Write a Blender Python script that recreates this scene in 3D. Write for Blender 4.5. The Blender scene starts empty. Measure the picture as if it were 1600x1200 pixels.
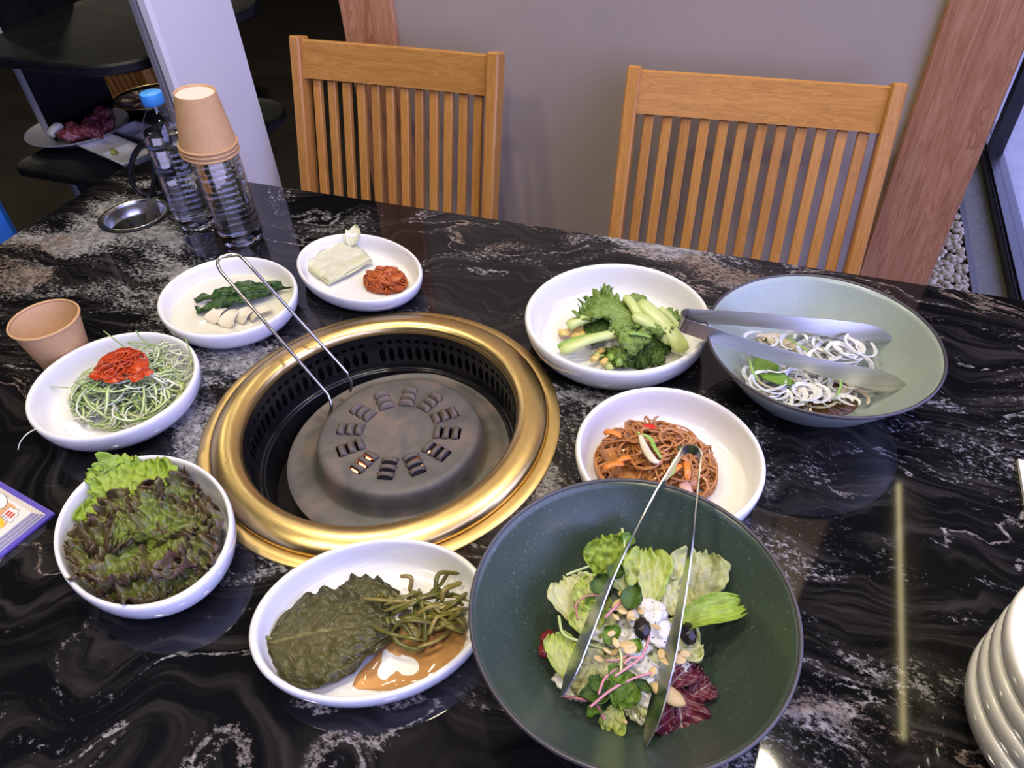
import bpy, math, random
from mathutils import Vector, Matrix, noise
rnd = random.Random(7)
PI = math.pi
sc = bpy.context.scene
COL = sc.collection

# ------------------------------------------------------------------ camera, world, lights, exposure
TZ = 0.74                        # height of the table top
EYE = Vector((0, 0, TZ + 0.57))
CR = Vector((0.93694252, 0.34698466, -0.04171767))
CU = Vector((-0.20545243, 0.64343049, 0.73741881))
CF = Vector((-0.28271544, 0.68234804, -0.67414622))
FPX = 1140.0
cam_d = bpy.data.cameras.new('camera'); cam = bpy.data.objects.new('camera', cam_d); COL.objects.link(cam)
cam_d.sensor_width = 36; cam_d.lens = FPX / 1600 * 36; cam_d.clip_start = 0.02
cam.matrix_world = Matrix(((CR.x, CU.x, -CF.x, EYE.x), (CR.y, CU.y, -CF.y, EYE.y), (CR.z, CU.z, -CF.z, EYE.z), (0, 0, 0, 1)))
sc.camera = cam
sc.view_settings.view_transform = 'Standard'
try: sc.view_settings.look = 'None'
except Exception: pass
sc.view_settings.gamma = 1.0
sc.view_settings.use_curve_mapping = False
sc.view_settings.exposure = 0.0
sc.cycles.use_denoising = True
sc.cycles.max_bounces = 12
sc.cycles.transparent_max_bounces = 12
sc.cycles.caustics_reflective = False
sc.cycles.caustics_refractive = False
sc.cycles.sample_clamp_indirect = 6.0

w = bpy.data.worlds.new('World'); sc.world = w; w.use_nodes = True
bg = w.node_tree.nodes['Background']; bg.inputs[0].default_value = (0.43, 0.44, 1.0, 1); bg.inputs[1].default_value = 6.0

def area(name, loc, size, power, color, rot=(0, 0, 0), shape='RECTANGLE', size_y=None, portal=False, spread=PI):
    l = bpy.data.lights.new(name, 'AREA'); l.shape = shape; l.size = size
    if size_y: l.size_y = size_y
    l.energy = power; l.color = color; l.spread = spread
    o = bpy.data.objects.new(name, l); COL.objects.link(o); o.location = loc; o.rotation_euler = rot
    if portal: l.cycles.is_portal = True
    return o
# daylight comes in through the window on the right, in front of and beside the camera
area('window_portal', (0.775, -0.55, 1.2), 2.2, 1, (1, 1, 1), (0, PI / 2, 0), size_y=3.3, portal=True)
WARM = (1.0, 0.90, 0.69)
for i, (x, y, e) in enumerate([(-0.25, 0.45, 10), (0.3, 1.0, 10), (-1.0, 0.9, 9), (0.05, -0.45, 11), (-0.95, -0.2, 9), (-2.4, 2.3, 8), (-2.9, 1.6, 6)]):
    area('downlight_lamp', (x, y, 2.555), 0.14, e, WARM, shape='DISK')
area('strip_lamp', (0.67, 1.66, 2.38), 0.014, 0.5, (1.0, 0.86, 0.45), size_y=1.0)

# ------------------------------------------------------------------ helpers
def ray(px, py):
    return (px - 800) / FPX * CR - (py - 600) / FPX * CU + CF
def at(px, py, z=0.0):           # the point over the table top at height z that the photo shows there
    d = ray(px, py); t = (TZ + z - EYE.z) / d.z
    return EYE + t * d
def at_y(px, py, y):
    d = ray(px, py); return EYE + d * (y / d.y)

class MB:
    def __init__(s): s.v = []; s.f = []; s.m = []; s.uv = {}
    def add(s, vs, fs, mi=0, uvs=None):
        o = len(s.v); s.v += [tuple(a) for a in vs]
        for f in fs: s.f.append([o + i for i in f]); s.m.append(mi)
        if uvs:
            for i, u in enumerate(uvs): s.uv[o + i] = u
    def box(s, a, b, mi=0, bev=0.0, mat=None):
        (x0, y0, z0), (x1, y1, z1) = a, b
        if bev <= 0:
            vs = [(x, y, z) for z in (z0, z1) for x, y in ((x0, y0), (x1, y0), (x1, y1), (x0, y1))]
            fs = [(3, 2, 1, 0), (4, 5, 6, 7), (0, 1, 5, 4), (1, 2, 6, 5), (2, 3, 7, 6), (3, 0, 4, 7)]
        else:
            vs = []; idx = {}
            for sx in (0, 1):
                for sy in (0, 1):
                    for sz in (0, 1):
                        c = [(x0, x1)[sx], (y0, y1)[sy], (z0, z1)[sz]]; i = [(1, -1)[sx] * bev, (1, -1)[sy] * bev, (1, -1)[sz] * bev]
                        for k in range(3):
                            p = [c[j] + (0 if j == k else i[j]) for j in range(3)]
                            idx[(sx, sy, sz, k)] = len(vs); vs.append(p)
            g = lambda *q: idx[q]
            fs = []
            for k, (a1, a2) in enumerate(((1, 2), (0, 2), (0, 1))):
                for sd in (0, 1):
                    q = []
                    for u, v_ in ((0, 0), (1, 0), (1, 1), (0, 1)):
                        t = [0, 0, 0]; t[k] = sd; t[a1] = u; t[a2] = v_; q.append(g(*t, k))
                    if (sd == 0) != (k == 1): q.reverse()
                    fs.append(q)
            for k, (a1, a2) in enumerate(((1, 2), (0, 2), (0, 1))):     # edge faces along axis k
                for u in (0, 1):
                    for v_ in (0, 1):
                        t0 = [0, 0, 0]; t0[a1] = u; t0[a2] = v_; t1 = list(t0); t1[k] = 1
                        fs.append([g(*t0, a1), g(*t1, a1), g(*t1, a2), g(*t0, a2)])
            for sx in (0, 1):
                for sy in (0, 1):
                    for sz in (0, 1): fs.append([g(sx, sy, sz, k) for k in range(3)])
        if mat is not None: vs = [mat @ Vector(q) for q in vs]
        s.add(vs, fs, mi)
    def tube(s, path, rad, sides=8, mi=0, flat=(1, 1), up=None, cap=True):
        n = len(path); path = [Vector(q) for q in path]
        if not hasattr(rad, '__len__'): rad = [rad] * n
        vs = []; prev = None
        for i in range(n):
            t = (path[min(i + 1, n - 1)] - path[max(i - 1, 0)])
            t = t.normalized() if t.length > 1e-9 else Vector((0, 0, 1))
            if up is not None: a = Vector(up)
            elif prev is None: a = Vector((0, 0, 1)) if abs(t.z) < .9 else Vector((1, 0, 0))
            else: a = prev
            b = (a - t * a.dot(t))
            if b.length < 1e-6: b = t.orthogonal()
            b.normalize(); prev = b; c = t.cross(b)
            for k in range(sides):
                an = 2 * PI * k / sides
                vs.append(path[i] + rad[i] * (flat[0] * math.cos(an) * c + flat[1] * math.sin(an) * b))
        fs = []
        for i in range(n - 1):
            for k in range(sides):
                k2 = (k + 1) % sides
                fs.append((i * sides + k, i * sides + k2, (i + 1) * sides + k2, (i + 1) * sides + k))
        if cap: fs += [tuple(range(sides - 1, -1, -1)), tuple((n - 1) * sides + k for k in range(sides))]
        s.add(vs, fs, mi)
    def band(s, path, wid, th, up=(0, 0, 1), mi=0):      # flat metal strip: wid along `up`, th across
        n = len(path); path = [Vector(q) for q in path]; vs = []
        for i in range(n):
            t = (path[min(i + 1, n - 1)] - path[max(i - 1, 0)]).normalized()
            a = Vector(up[i] if hasattr(up[0], '__len__') else up); b = (a - t * a.dot(t)).normalized(); c = t.cross(b)
            ww = wid[i] if hasattr(wid, '__len__') else wid
            for sx, sy in ((-1, -1), (1, -1), (1, 1), (-1, 1)): vs.append(path[i] + c * sx * th / 2 + b * sy * ww / 2)
        fs = [(3, 2, 1, 0), tuple((n - 1) * 4 + k for k in range(4))]
        for i in range(n - 1):
            for k in range(4):
                k2 = (k + 1) % 4; fs.append((i * 4 + k, i * 4 + k2, (i + 1) * 4 + k2, (i + 1) * 4 + k))
        s.add(vs, fs, mi)
    def lathe(s, prof, seg=64, a=1.0, b=1.0, ang=0.0, c=(0, 0, 0), mi=0, closed=False):
        vs = []; fs = []; ca, sa = math.cos(ang), math.sin(ang); rows = []
        for r, z in prof:
            if r < 1e-7: rows.append([len(vs)]); vs.append((c[0], c[1], c[2] + z)); continue
            row = []
            for k in range(seg):
                t = 2 * PI * k / seg; x, y = r * a * math.cos(t), r * b * math.sin(t)
                row.append(len(vs)); vs.append((c[0] + x * ca - y * sa, c[1] + x * sa + y * ca, c[2] + z))
            rows.append(row)
        pairs = list(zip(rows[:-1], rows[1:])) + ([(rows[-1], rows[0])] if closed else [])
        for p, q in pairs:
            for k in range(seg):
                k2 = (k + 1) % seg
                if len(p) == 1 and len(q) == 1: continue
                if len(p) == 1: fs.append((p[0], q[k], q[k2]))
                elif len(q) == 1: fs.append((p[k], p[k2], q[0]))
                else: fs.append((p[k], p[k2], q[k2], q[k]))
        s.add(vs, fs, mi)
    def grid(s, fn, nu, nv, mi=0, closed_v=False):
        vs = []; uvs = []; fs = []
        for i in range(nu + 1):
            for j in range(nv + 1):
                vs.append(fn(i / nu, j / nv)); uvs.append((j / nv, i / nu))
        for i in range(nu):
            for j in range(nv):
                fs.append((i * (nv + 1) + j, i * (nv + 1) + j + 1, (i + 1) * (nv + 1) + j + 1, (i + 1) * (nv + 1) + j))
        s.add(vs, fs, mi, uvs)
    def blob(s, c, r, seed=0, lump=.25, n=10, freq=None, mi=0):   # rounded irregular lump
        r = r if hasattr(r, '__len__') else (r, r, r); vs = []; fs = []; fr = freq or 1.6
        for i in range(n + 1):
            th = PI * i / n
            for j in range(2 * n):
                ph = PI * j / n
                d = Vector((math.sin(th) * math.cos(ph), math.sin(th) * math.sin(ph), math.cos(th)))
                k = 1 + lump * noise.noise(d * fr + Vector((seed * 3.7, seed * 1.3, seed)))
                vs.append((c[0] + d.x * r[0] * k, c[1] + d.y * r[1] * k, c[2] + d.z * r[2] * k))
        m = 2 * n
        for i in range(n):
            for j in range(m): fs.append((i * m + j, (i + 1) * m + j, (i + 1) * m + (j + 1) % m, i * m + (j + 1) % m))
        s.add(vs, fs, mi)
    def build(s, name, mat, parent=None, smooth=True, sol=0.0, sub=0, weld=False):
        me = bpy.data.meshes.new(name); me.from_pydata(s.v, [], s.f)
        for m in (mat if isinstance(mat, (list, tuple)) else [mat]): me.materials.append(m)
        me.polygons.foreach_set('material_index', s.m)
        me.polygons.foreach_set('use_smooth', [smooth] * len(s.f))
        if s.uv:
            ul = me.uv_layers.new(name='UVMap'); li = [0] * len(me.loops); me.loops.foreach_get('vertex_index', li)
            flat = []
            for i in li: flat += s.uv.get(i, (0, 0))
            ul.data.foreach_set('uv', flat)
        if weld:
            import bmesh
            b = bmesh.new(); b.from_mesh(me); bmesh.ops.remove_doubles(b, verts=b.verts, dist=1e-5)
            bmesh.ops.recalc_face_normals(b, faces=b.faces); b.to_mesh(me); b.free()
        me.update()
        o = bpy.data.objects.new(name, me); COL.objects.link(o)
        if parent: o.parent = parent
        if sol: md = o.modifiers.new('thickness', 'SOLIDIFY'); md.thickness = sol; md.offset = 0
        if sub: md = o.modifiers.new('smooth', 'SUBSURF'); md.levels = sub; md.render_levels = sub
        return o

def sharp(o, deg=35):
    me = o.data
    try: me.set_sharp_from_angle(angle=math.radians(deg))
    except Exception: pass
    return o
def tag(o, label=None, cat=None, group=None, kind=None):
    if label: o['label'] = label
    if cat: o['category'] = cat
    if group: o['group'] = group
    if kind: o['kind'] = kind
    return o
def thing(name, label, cat, loc=(0, 0, 0), rz=0.0, group=None):
    o = bpy.data.objects.new(name, None); COL.objects.link(o); o.empty_display_size = .02
    o.location = loc; o.rotation_euler = (0, 0, rz)
    return tag(o, label, cat, group)
def copy_tree(o, parent=None):
    c = o.copy(); COL.objects.link(c)
    if parent: c.parent = parent
    for ch in list(o.children): copy_tree(ch, c)
    return c
def frame(p0, p1, roll=0.0, up=(0, 0, 1)):               # Y along p0->p1, Z about up
    y = (Vector(p1) - Vector(p0)).normalized(); z = Vector(up); z = z - y * z.dot(y)
    if z.length < 1e-5: z = y.orthogonal()
    z.normalize(); x = y.cross(z)
    R = Matrix((x, y, z)).transposed() @ Matrix.Rotation(roll, 3, 'Y')
    M_ = R.to_4x4(); M_.translation = Vector(p0); return M_
def bezier(ps, n=12):                                    # smooth curve through points
    ps = [Vector(q) for q in ps]; out = []
    P = [ps[0] * 2 - ps[1]] + ps + [ps[-1] * 2 - ps[-2]]
    for i in range(1, len(P) - 2):
        for k in range(n):
            t = k / n; a, b, c, d = P[i - 1:i + 3]
            out.append(.5 * ((2 * b) + (c - a) * t + (2 * a - 5 * b + 4 * c - d) * t * t + (3 * b - a - 3 * c + d) * t ** 3))
    out.append(ps[-1]); return out

# ------------------------------------------------------------------ materials
def NT(name):
    m = bpy.data.materials.new(name); m.use_nodes = True
    nt = m.node_tree; return m, nt, nt.nodes['Principled BSDF']
def nd(nt, t, **kw):
    n = nt.nodes.new(t)
    for k, v in kw.items():
        if k.startswith('i_'):
            key = k[2:]; key = int(key) if key.isdigit() else key
            n.inputs[key].default_value = v
        else: setattr(n, k, v)
    return n
def c4(c): return (c[0], c[1], c[2], 1)
def M(name, base, rough=.5, metal=0, **kw):
    m, nt, p = NT(name)
    p.inputs['Base Color'].default_value = c4(base); p.inputs['Roughness'].default_value = rough; p.inputs['Metallic'].default_value = metal
    for k, v in kw.items(): p.inputs[k.replace('_', ' ')].default_value = v
    return m
def math_n(nt, op, a, b=None, clamp=False):
    n = nt.nodes.new('ShaderNodeMath'); n.operation = op; n.use_clamp = clamp
    for i, v in enumerate((a, b)):
        if v is None: continue
        if isinstance(v, (int, float)): n.inputs[i].default_value = v
        else: nt.links.new(v, n.inputs[i])
    return n.outputs[0]
def ramp(nt, fac, stops):
    n = nt.nodes.new('ShaderNodeValToRGB'); e = n.color_ramp.elements
    while len(e) > 1: e.remove(e[-1])
    e[0].position = stops[0][0]; e[0].color = c4(stops[0][1])
    for pz, c in stops[1:]: q = e.new(pz); q.color = c4(c)
    nt.links.new(fac, n.inputs[0]); return n.outputs[0]
def rampf(nt, fac, a, b):
    n = nt.nodes.new('ShaderNodeMapRange'); n.interpolation_type = 'SMOOTHSTEP'; n.inputs[1].default_value = a; n.inputs[2].default_value = b
    nt.links.new(fac, n.inputs[0]); return n.outputs[0]
def mixc(nt, fac, a, b):
    n = nt.nodes.new('ShaderNodeMix'); n.data_type = 'RGBA'
    for s_, v in ((0, fac), (6, a), (7, b)):
        if isinstance(v, (int, float)): n.inputs[s_].default_value = v
        elif isinstance(v, (tuple, list)): n.inputs[s_].default_value = c4(v)
        else: nt.links.new(v, n.inputs[s_])
    return n.outputs[2]
def coords(nt, scale=(1, 1, 1), rot=(0, 0, 0), kind='Object'):
    t = nt.nodes.new('ShaderNodeTexCoord'); mp = nd(nt, 'ShaderNodeMapping'); mp.inputs['Scale'].default_value = scale; mp.inputs['Rotation'].default_value = rot
    nt.links.new(t.outputs[kind], mp.inputs[0]); return mp.outputs[0]
def noise_n(nt, vec, scale, detail=4, rough=.55, dist=0.0, out='Fac'):
    n = nd(nt, 'ShaderNodeTexNoise'); n.inputs['Scale'].default_value = scale; n.inputs['Detail'].default_value = detail
    n.inputs['Roughness'].default_value = rough; n.inputs['Distortion'].default_value = dist
    nt.links.new(vec, n.inputs['Vector']); return n.outputs[out]
def bump(nt, p, h, strength=.3, dist=.002):
    b = nd(nt, 'ShaderNodeBump'); b.inputs['Strength'].default_value = strength; b.inputs['Distance'].default_value = dist
    nt.links.new(h, b.inputs['Height']); nt.links.new(b.outputs[0], p.inputs['Normal'])
def MN(name, stops, scale=20, rough=.5, detail=5, bmp=0.0, stretch=(1, 1, 1), dist=0.0, metal=0, rvar=0.0, bdist=.002, **kw):
    m, nt, p = NT(name); v = coords(nt, stretch); f = noise_n(nt, v, scale, detail, .6, dist)
    nt.links.new(ramp(nt, f, stops), p.inputs['Base Color']); p.inputs['Roughness'].default_value = rough; p.inputs['Metallic'].default_value = metal
    if bmp: bump(nt, p, f, bmp, bdist)
    if rvar:
        nt.links.new(math_n(nt, 'ADD', math_n(nt, 'MULTIPLY', f, rvar), rough - rvar / 2), p.inputs['Roughness'])
    for k, val in kw.items(): p.inputs[k.replace('_', ' ')].default_value = val
    return m

def marble():
    m, nt, p = NT('black_marble')
    v0 = coords(nt)
    def warp(vec, sc_, amt, det=3):
        c = noise_n(nt, vec, sc_, det, .5, 0, 'Color'); q = nd(nt, 'ShaderNodeVectorMath', operation='MULTIPLY_ADD')
        nt.links.new(c, q.inputs[0]); q.inputs[1].default_value = (amt, amt, 0); nt.links.new(vec, q.inputs[2]); return q.outputs[0]
    def mapped(vec, rot, scl):
        q = nd(nt, 'ShaderNodeMapping'); q.inputs['Rotation'].default_value = (0, 0, math.radians(rot)); q.inputs['Scale'].default_value = scl; nt.links.new(vec, q.inputs[0]); return q.outputs[0]
    w1 = warp(v0, 2.0, .50); w2 = warp(w1, 6.0, .12); w3 = warp(w2, 22.0, .018, 4)
    flow = noise_n(nt, mapped(w3, 48, (1.5, 5.0, 1)), 2.0, 5, .55)
    lines = noise_n(nt, mapped(w2, 48, (1.2, 14.0, 1)), 6.0, 5, .6)
    patch = noise_n(nt, mapped(w3, 48, (1.5, 4.0, 1)), 2.1, 5, .55)
    speck = noise_n(nt, mapped(v0, 40, (1, 1.5, 1)), 150, 6, .80)
    big = noise_n(nt, mapped(w2, 48, (1, 2, 1)), 3.4, 3, .5)
    ln = math_n(nt, 'ABSOLUTE', math_n(nt, 'SUBTRACT', flow, .5))
    vein = math_n(nt, 'MULTIPLY', rampf(nt, ln, .024, .0), rampf(nt, big, .40, .55))
    pm = rampf(nt, patch, .43, .67)
    dens = math_n(nt, 'MAXIMUM', pm, math_n(nt, 'MULTIPLY', vein, .80))
    th = math_n(nt, 'ADD', math_n(nt, 'MULTIPLY', math_n(nt, 'SUBTRACT', speck, .5), 1.5), math_n(nt, 'MULTIPLY', math_n(nt, 'SUBTRACT', dens, .62), .44))
    white = rampf(nt, th, -.05, .16)
    base = mixc(nt, rampf(nt, lines, .42, .72), (.0042, .0042, .0046), (.030, .027, .025))
    lightc = mixc(nt, rampf(nt, big, .50, .66), (.40, .39, .39), (.30, .225, .175))
    calm = math_n(nt, 'MULTIPLY', rampf(nt, patch, .66, .74), rampf(nt, big, .5, .6))      # smooth rosy-brown lenses
    tone = noise_n(nt, mapped(v0, 40, (1, 1.5, 1)), 70, 4, .7)
    col = mixc(nt, math_n(nt, 'MULTIPLY', white, math_n(nt, 'ADD', math_n(nt, 'MULTIPLY', rampf(nt, tone, .35, .65), .55), .35), True), base, lightc)
    col = mixc(nt, math_n(nt, 'MULTIPLY', calm, .6, True), col, (.20, .15, .12))
    nt.links.new(col, p.inputs['Base Color'])
    p.inputs['Roughness'].default_value = .05
    return m
MARBLE = marble()

def ceramic(name, col, rough=.12):
    m, nt, p = NT(name); v = coords(nt); f = noise_n(nt, v, 9, 3)
    nt.links.new(mixc(nt, f, tuple(c * .96 for c in col), col), p.inputs['Base Color'])
    p.inputs['Roughness'].default_value = rough; p.inputs['Coat Weight'].default_value = .4; p.inputs['Coat Roughness'].default_value = .05
    return m
WHITE = ceramic('white_glaze', (.80, .79, .77)); CREAM = ceramic('cream_glaze', (.78, .75, .68)); GREYC = ceramic('grey_glaze', (.34, .33, .34), .3)
def stoneware(name, col, spk):
    m, nt, p = NT(name); v = coords(nt); f = noise_n(nt, v, 420, 2, .5); g = noise_n(nt, v, 14, 3)
    c = mixc(nt, rampf(nt, f, .62, .74), mixc(nt, g, tuple(x * .85 for x in col), tuple(x * 1.15 for x in col)), spk)
    nt.links.new(c, p.inputs['Base Color']); p.inputs['Roughness'].default_value = .33; p.inputs['Coat Weight'].default_value = .25; p.inputs['Coat Roughness'].default_value = .22
    bump(nt, p, g, .04, .001)
    return m
DARKGREEN = stoneware('dark_green_stoneware', (.040, .062, .045), (.12, .14, .11))
CELADON = stoneware('pale_celadon_stoneware', (.30, .355, .305), (.40, .45, .40))
RIMDARK = M('iron_rim', (.055, .05, .055), .35)
def brass(name, col, rough=.3, rings=True):
    m, nt, p = NT(name); t = nt.nodes.new('ShaderNodeTexCoord'); sx = nd(nt, 'ShaderNodeSeparateXYZ'); nt.links.new(t.outputs['Object'], sx.inputs[0])
    r = math_n(nt, 'SQRT', math_n(nt, 'ADD', math_n(nt, 'MULTIPLY', sx.outputs[0], sx.outputs[0]), math_n(nt, 'MULTIPLY', sx.outputs[1], sx.outputs[1])))
    cb = nd(nt, 'ShaderNodeCombineXYZ'); nt.links.new(math_n(nt, 'MULTIPLY', r, 1.0), cb.inputs[0]); nt.links.new(math_n(nt, 'MULTIPLY', sx.outputs[2], 1.0), cb.inputs[1])
    nt.links.new(math_n(nt, 'MULTIPLY', math_n(nt, 'ARCTAN2', sx.outputs[1], sx.outputs[0]), .012), cb.inputs[2])
    f = noise_n(nt, cb.outputs[0], 900, 4, .6); g = noise_n(nt, t.outputs['Object'], 11, 4)
    nt.links.new(mixc(nt, rampf(nt, g, .3, .7), tuple(c * .82 for c in col), col), p.inputs['Base Color'])
    p.inputs['Metallic'].default_value = 1; nt.links.new(math_n(nt, 'ADD', math_n(nt, 'MULTIPLY', f, .16), rough - .08), p.inputs['Roughness'])
    bump(nt, p, f, .12, .0004)
    return m
BRASS = brass('brushed_brass', (.88, .64, .27), .30); BRASS_D = brass('brushed_brass_flange', (.84, .60, .24), .38)
ENAMEL = MN('black_enamel', [(.3, (.006, .006, .007)), (.7, (.014, .013, .014))], 60, .2, 4, .15, rvar=.25, bdist=.0006)
CHAR = M('charred_black', (.004, .004, .004), .8)
IRON = MN('cast_iron', [(.28, (.060, .058, .054)), (.48, (.10, .092, .084)), (.64, (.165, .122, .098))], 20, .48, 8, .25, rvar=.25, bdist=.0006, dist=.6)
IRON_R = MN('rusty_cast_iron', [(.3, (.075, .062, .056)), (.55, (.12, .092, .076)), (.75, (.165, .112, .08))], 30, .6, 7, .3, bdist=.0006)
EMBER = M('glowing_flame', (.9, .2, .05), .5); _e = EMBER.node_tree.nodes['Principled BSDF']; _e.inputs['Emission Color'].default_value = (1, .25, .09, 1); _e.inputs['Emission Strength'].default_value = 9
STEEL = MN('brushed_steel', [(.3, (.50, .49, .47)), (.7, (.66, .65, .63))], 6, .24, 4, .0, (1, 1, 30), metal=1, rvar=.12)
STEEL_D = MN('worn_steel', [(.3, (.30, .29, .27)), (.7, (.42, .41, .39))], 9, .26, 4, metal=1, rvar=.12)
def wood(name, a, b, c, rough=.38, scale=6, ax='z', lines=1.0):
    m, nt, p = NT(name); st = {'z': (9, 9, .7), 'x': (.7, 9, 9), 'y': (9, .7, 9)}[ax]
    t = nt.nodes.new('ShaderNodeTexCoord'); oi = nd(nt, 'ShaderNodeObjectInfo')
    ad = nd(nt, 'ShaderNodeVectorMath', operation='MULTIPLY_ADD'); cb = nd(nt, 'ShaderNodeCombineXYZ')
    for i in range(3): nt.links.new(oi.outputs['Random'], cb.inputs[i])
    nt.links.new(cb.outputs[0], ad.inputs[0]); ad.inputs[1].default_value = (7, 7, 7); nt.links.new(t.outputs['Object'], ad.inputs[2])
    mp = nd(nt, 'ShaderNodeMapping'); mp.inputs['Scale'].default_value = st; nt.links.new(ad.outputs[0], mp.inputs[0])
    g = noise_n(nt, mp.outputs[0], scale, 4, .55, .8); f = noise_n(nt, mp.outputs[0], scale * 14, 3, .6)
    rings = math_n(nt, 'FRACT', math_n(nt, 'MULTIPLY', g, 9.0))
    col = ramp(nt, math_n(nt, 'ADD', math_n(nt, 'MULTIPLY', rings, .35 * lines), math_n(nt, 'MULTIPLY', g, .75), True), [(.25, a), (.5, b), (.8, c)])
    col = mixc(nt, math_n(nt, 'MULTIPLY', rampf(nt, f, .5, .75), .35), col, tuple(x * .6 for x in a))
    hv = nd(nt, 'ShaderNodeHueSaturation'); nt.links.new(col, hv.inputs['Color']); nt.links.new(math_n(nt, 'ADD', math_n(nt, 'MULTIPLY', oi.outputs['Random'], .25), .88), hv.inputs['Value'])
    nt.links.new(hv.outputs[0], p.inputs['Base Color']); p.inputs['Roughness'].default_value = rough
    bump(nt, p, f, .06, .0006)
    return m
OAKZ = wood('honey_oak', (.36, .155, .030), (.43, .19, .040), (.50, .24, .058)); OAKX = wood('honey_oak_rail', (.34, .15, .030), (.42, .19, .042), (.50, .24, .060), ax='x', scale=4)
POST = wood('red_oak_veneer', (.28, .115, .048), (.36, .16, .072), (.45, .22, .112), .42, 4, 'z', 1.4)
KRAFT = MN('kraft_paper', [(.3, (.52, .30, .135)), (.7, (.58, .345, .16))], 120, .7, 3)
KRAFT_IN = MN('kraft_inner', [(.3, (.57, .36, .18)), (.7, (.63, .41, .21))], 120, .55, 3)
PAPERW = M('white_paper', (.66, .62, .54), .7)
def schlick(nt, k=1.0, f0=.04):
    g = nd(nt, 'ShaderNodeNewGeometry'); d = nd(nt, 'ShaderNodeVectorMath', operation='DOT_PRODUCT')
    nt.links.new(g.outputs['Normal'], d.inputs[0]); nt.links.new(g.outputs['Incoming'], d.inputs[1])
    c = math_n(nt, 'SUBTRACT', 1.0, math_n(nt, 'ABSOLUTE', d.outputs['Value']))
    return math_n(nt, 'ADD', math_n(nt, 'MULTIPLY', math_n(nt, 'POWER', c, 5.0), .96 * k), f0, True)
def pane_glass2():
    m = bpy.data.materials.new('clear_bottle_plastic'); m.use_nodes = True; nt = m.node_tree; nt.nodes.clear()
    o = nd(nt, 'ShaderNodeOutputMaterial'); mx = nd(nt, 'ShaderNodeMixShader'); tr = nd(nt, 'ShaderNodeBsdfTransparent'); gl = nd(nt, 'ShaderNodeBsdfGlossy')
    gl.inputs['Roughness'].default_value = .06; tr.inputs[0].default_value = (.97, .98, 1, 1)
    nt.links.new(schlick(nt, .8, .07), mx.inputs[0]); nt.links.new(tr.outputs[0], mx.inputs[1]); nt.links.new(gl.outputs[0], mx.inputs[2]); nt.links.new(mx.outputs[0], o.inputs[0]); return m
def plastic_clear(name, ior, tint=(1, 1, 1), rough=.0):
    return M(name, tint, rough, 0, Transmission_Weight=1.0, IOR=ior)
PET = pane_glass2(); WATER = plastic_clear('water', 1.33, (.97, .99, 1.0))
CAPB = M('blue_cap_plastic', (.05, .30, .80), .35, Subsurface_Weight=.1)
BLACKP = MN('black_plastic', [(.3, (.004, .004, .005)), (.7, (.008, .008, .009))], 40, .45, 3, rvar=.15, Specular_IOR_Level=.3)
BLACKH = M('black_handle', (.006, .006, .007), .3)
WALLM = MN('taupe_wall', [(.3, (.33, .275, .228)), (.7, (.365, .305, .253))], 5, .62, 4, .05)
DARKW = MN('dark_wall', [(.3, (.030, .027, .024)), (.7, (.042, .038, .033))], 3, .7, 4)
FLOORM = MN('dark_floor', [(.25, (.030, .026, .020)), (.75, (.052, .045, .034))], 4, .42, 6, .08, rvar=.2)
CEILM = MN('pale_ceiling', [(.3, (.38, .365, .34)), (.7, (.42, .405, .375))], 3, .8, 3)
PAINT = MN('white_paint', [(.3, (.66, .65, .68)), (.7, (.70, .69, .72))], 4, .5, 3, .03)
GREYP = M('grey_paint', (.20, .19, .2), .5)
CONC = MN('concrete', [(.3, (.13, .125, .10)), (.7, (.19, .185, .155))], 30, .85, 7, .3)
PAVE = MN('pale_paving', [(.3, (.40, .39, .40)), (.7, (.52, .50, .50))], 18, .8, 6, .2)
ALU = MN('black_aluminium', [(.3, (.012, .012, .013)), (.7, (.018, .018, .02))], 20, .35, 3)
PEB = MN('pebble_stone', [(.3, (.26, .215, .135)), (.7, (.43, .365, .25))], 45, .75, 3)
def pane_glass():
    m = bpy.data.materials.new('window_glass'); m.use_nodes = True; nt = m.node_tree; nt.nodes.clear()
    o = nd(nt, 'ShaderNodeOutputMaterial'); mx = nd(nt, 'ShaderNodeMixShader'); tr = nd(nt, 'ShaderNodeBsdfTransparent'); gl = nd(nt, 'ShaderNodeBsdfGlossy')
    gl.inputs['Roughness'].default_value = .02; tr.inputs[0].default_value = (.95, .97, .97, 1)
    nt.links.new(schlick(nt), mx.inputs[0]); nt.links.new(tr.outputs[0], mx.inputs[1]); nt.links.new(gl.outputs[0], mx.inputs[2]); nt.links.new(mx.outputs[0], o.inputs[0]); return m
GLASS = pane_glass()
def lampglow(name, col, s):
    m = M(name, (.9, .88, .8), .5); p = m.node_tree.nodes['Principled BSDF']; p.inputs['Emission Color'].default_value = c4(col); p.inputs['Emission Strength'].default_value = s; return m

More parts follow.
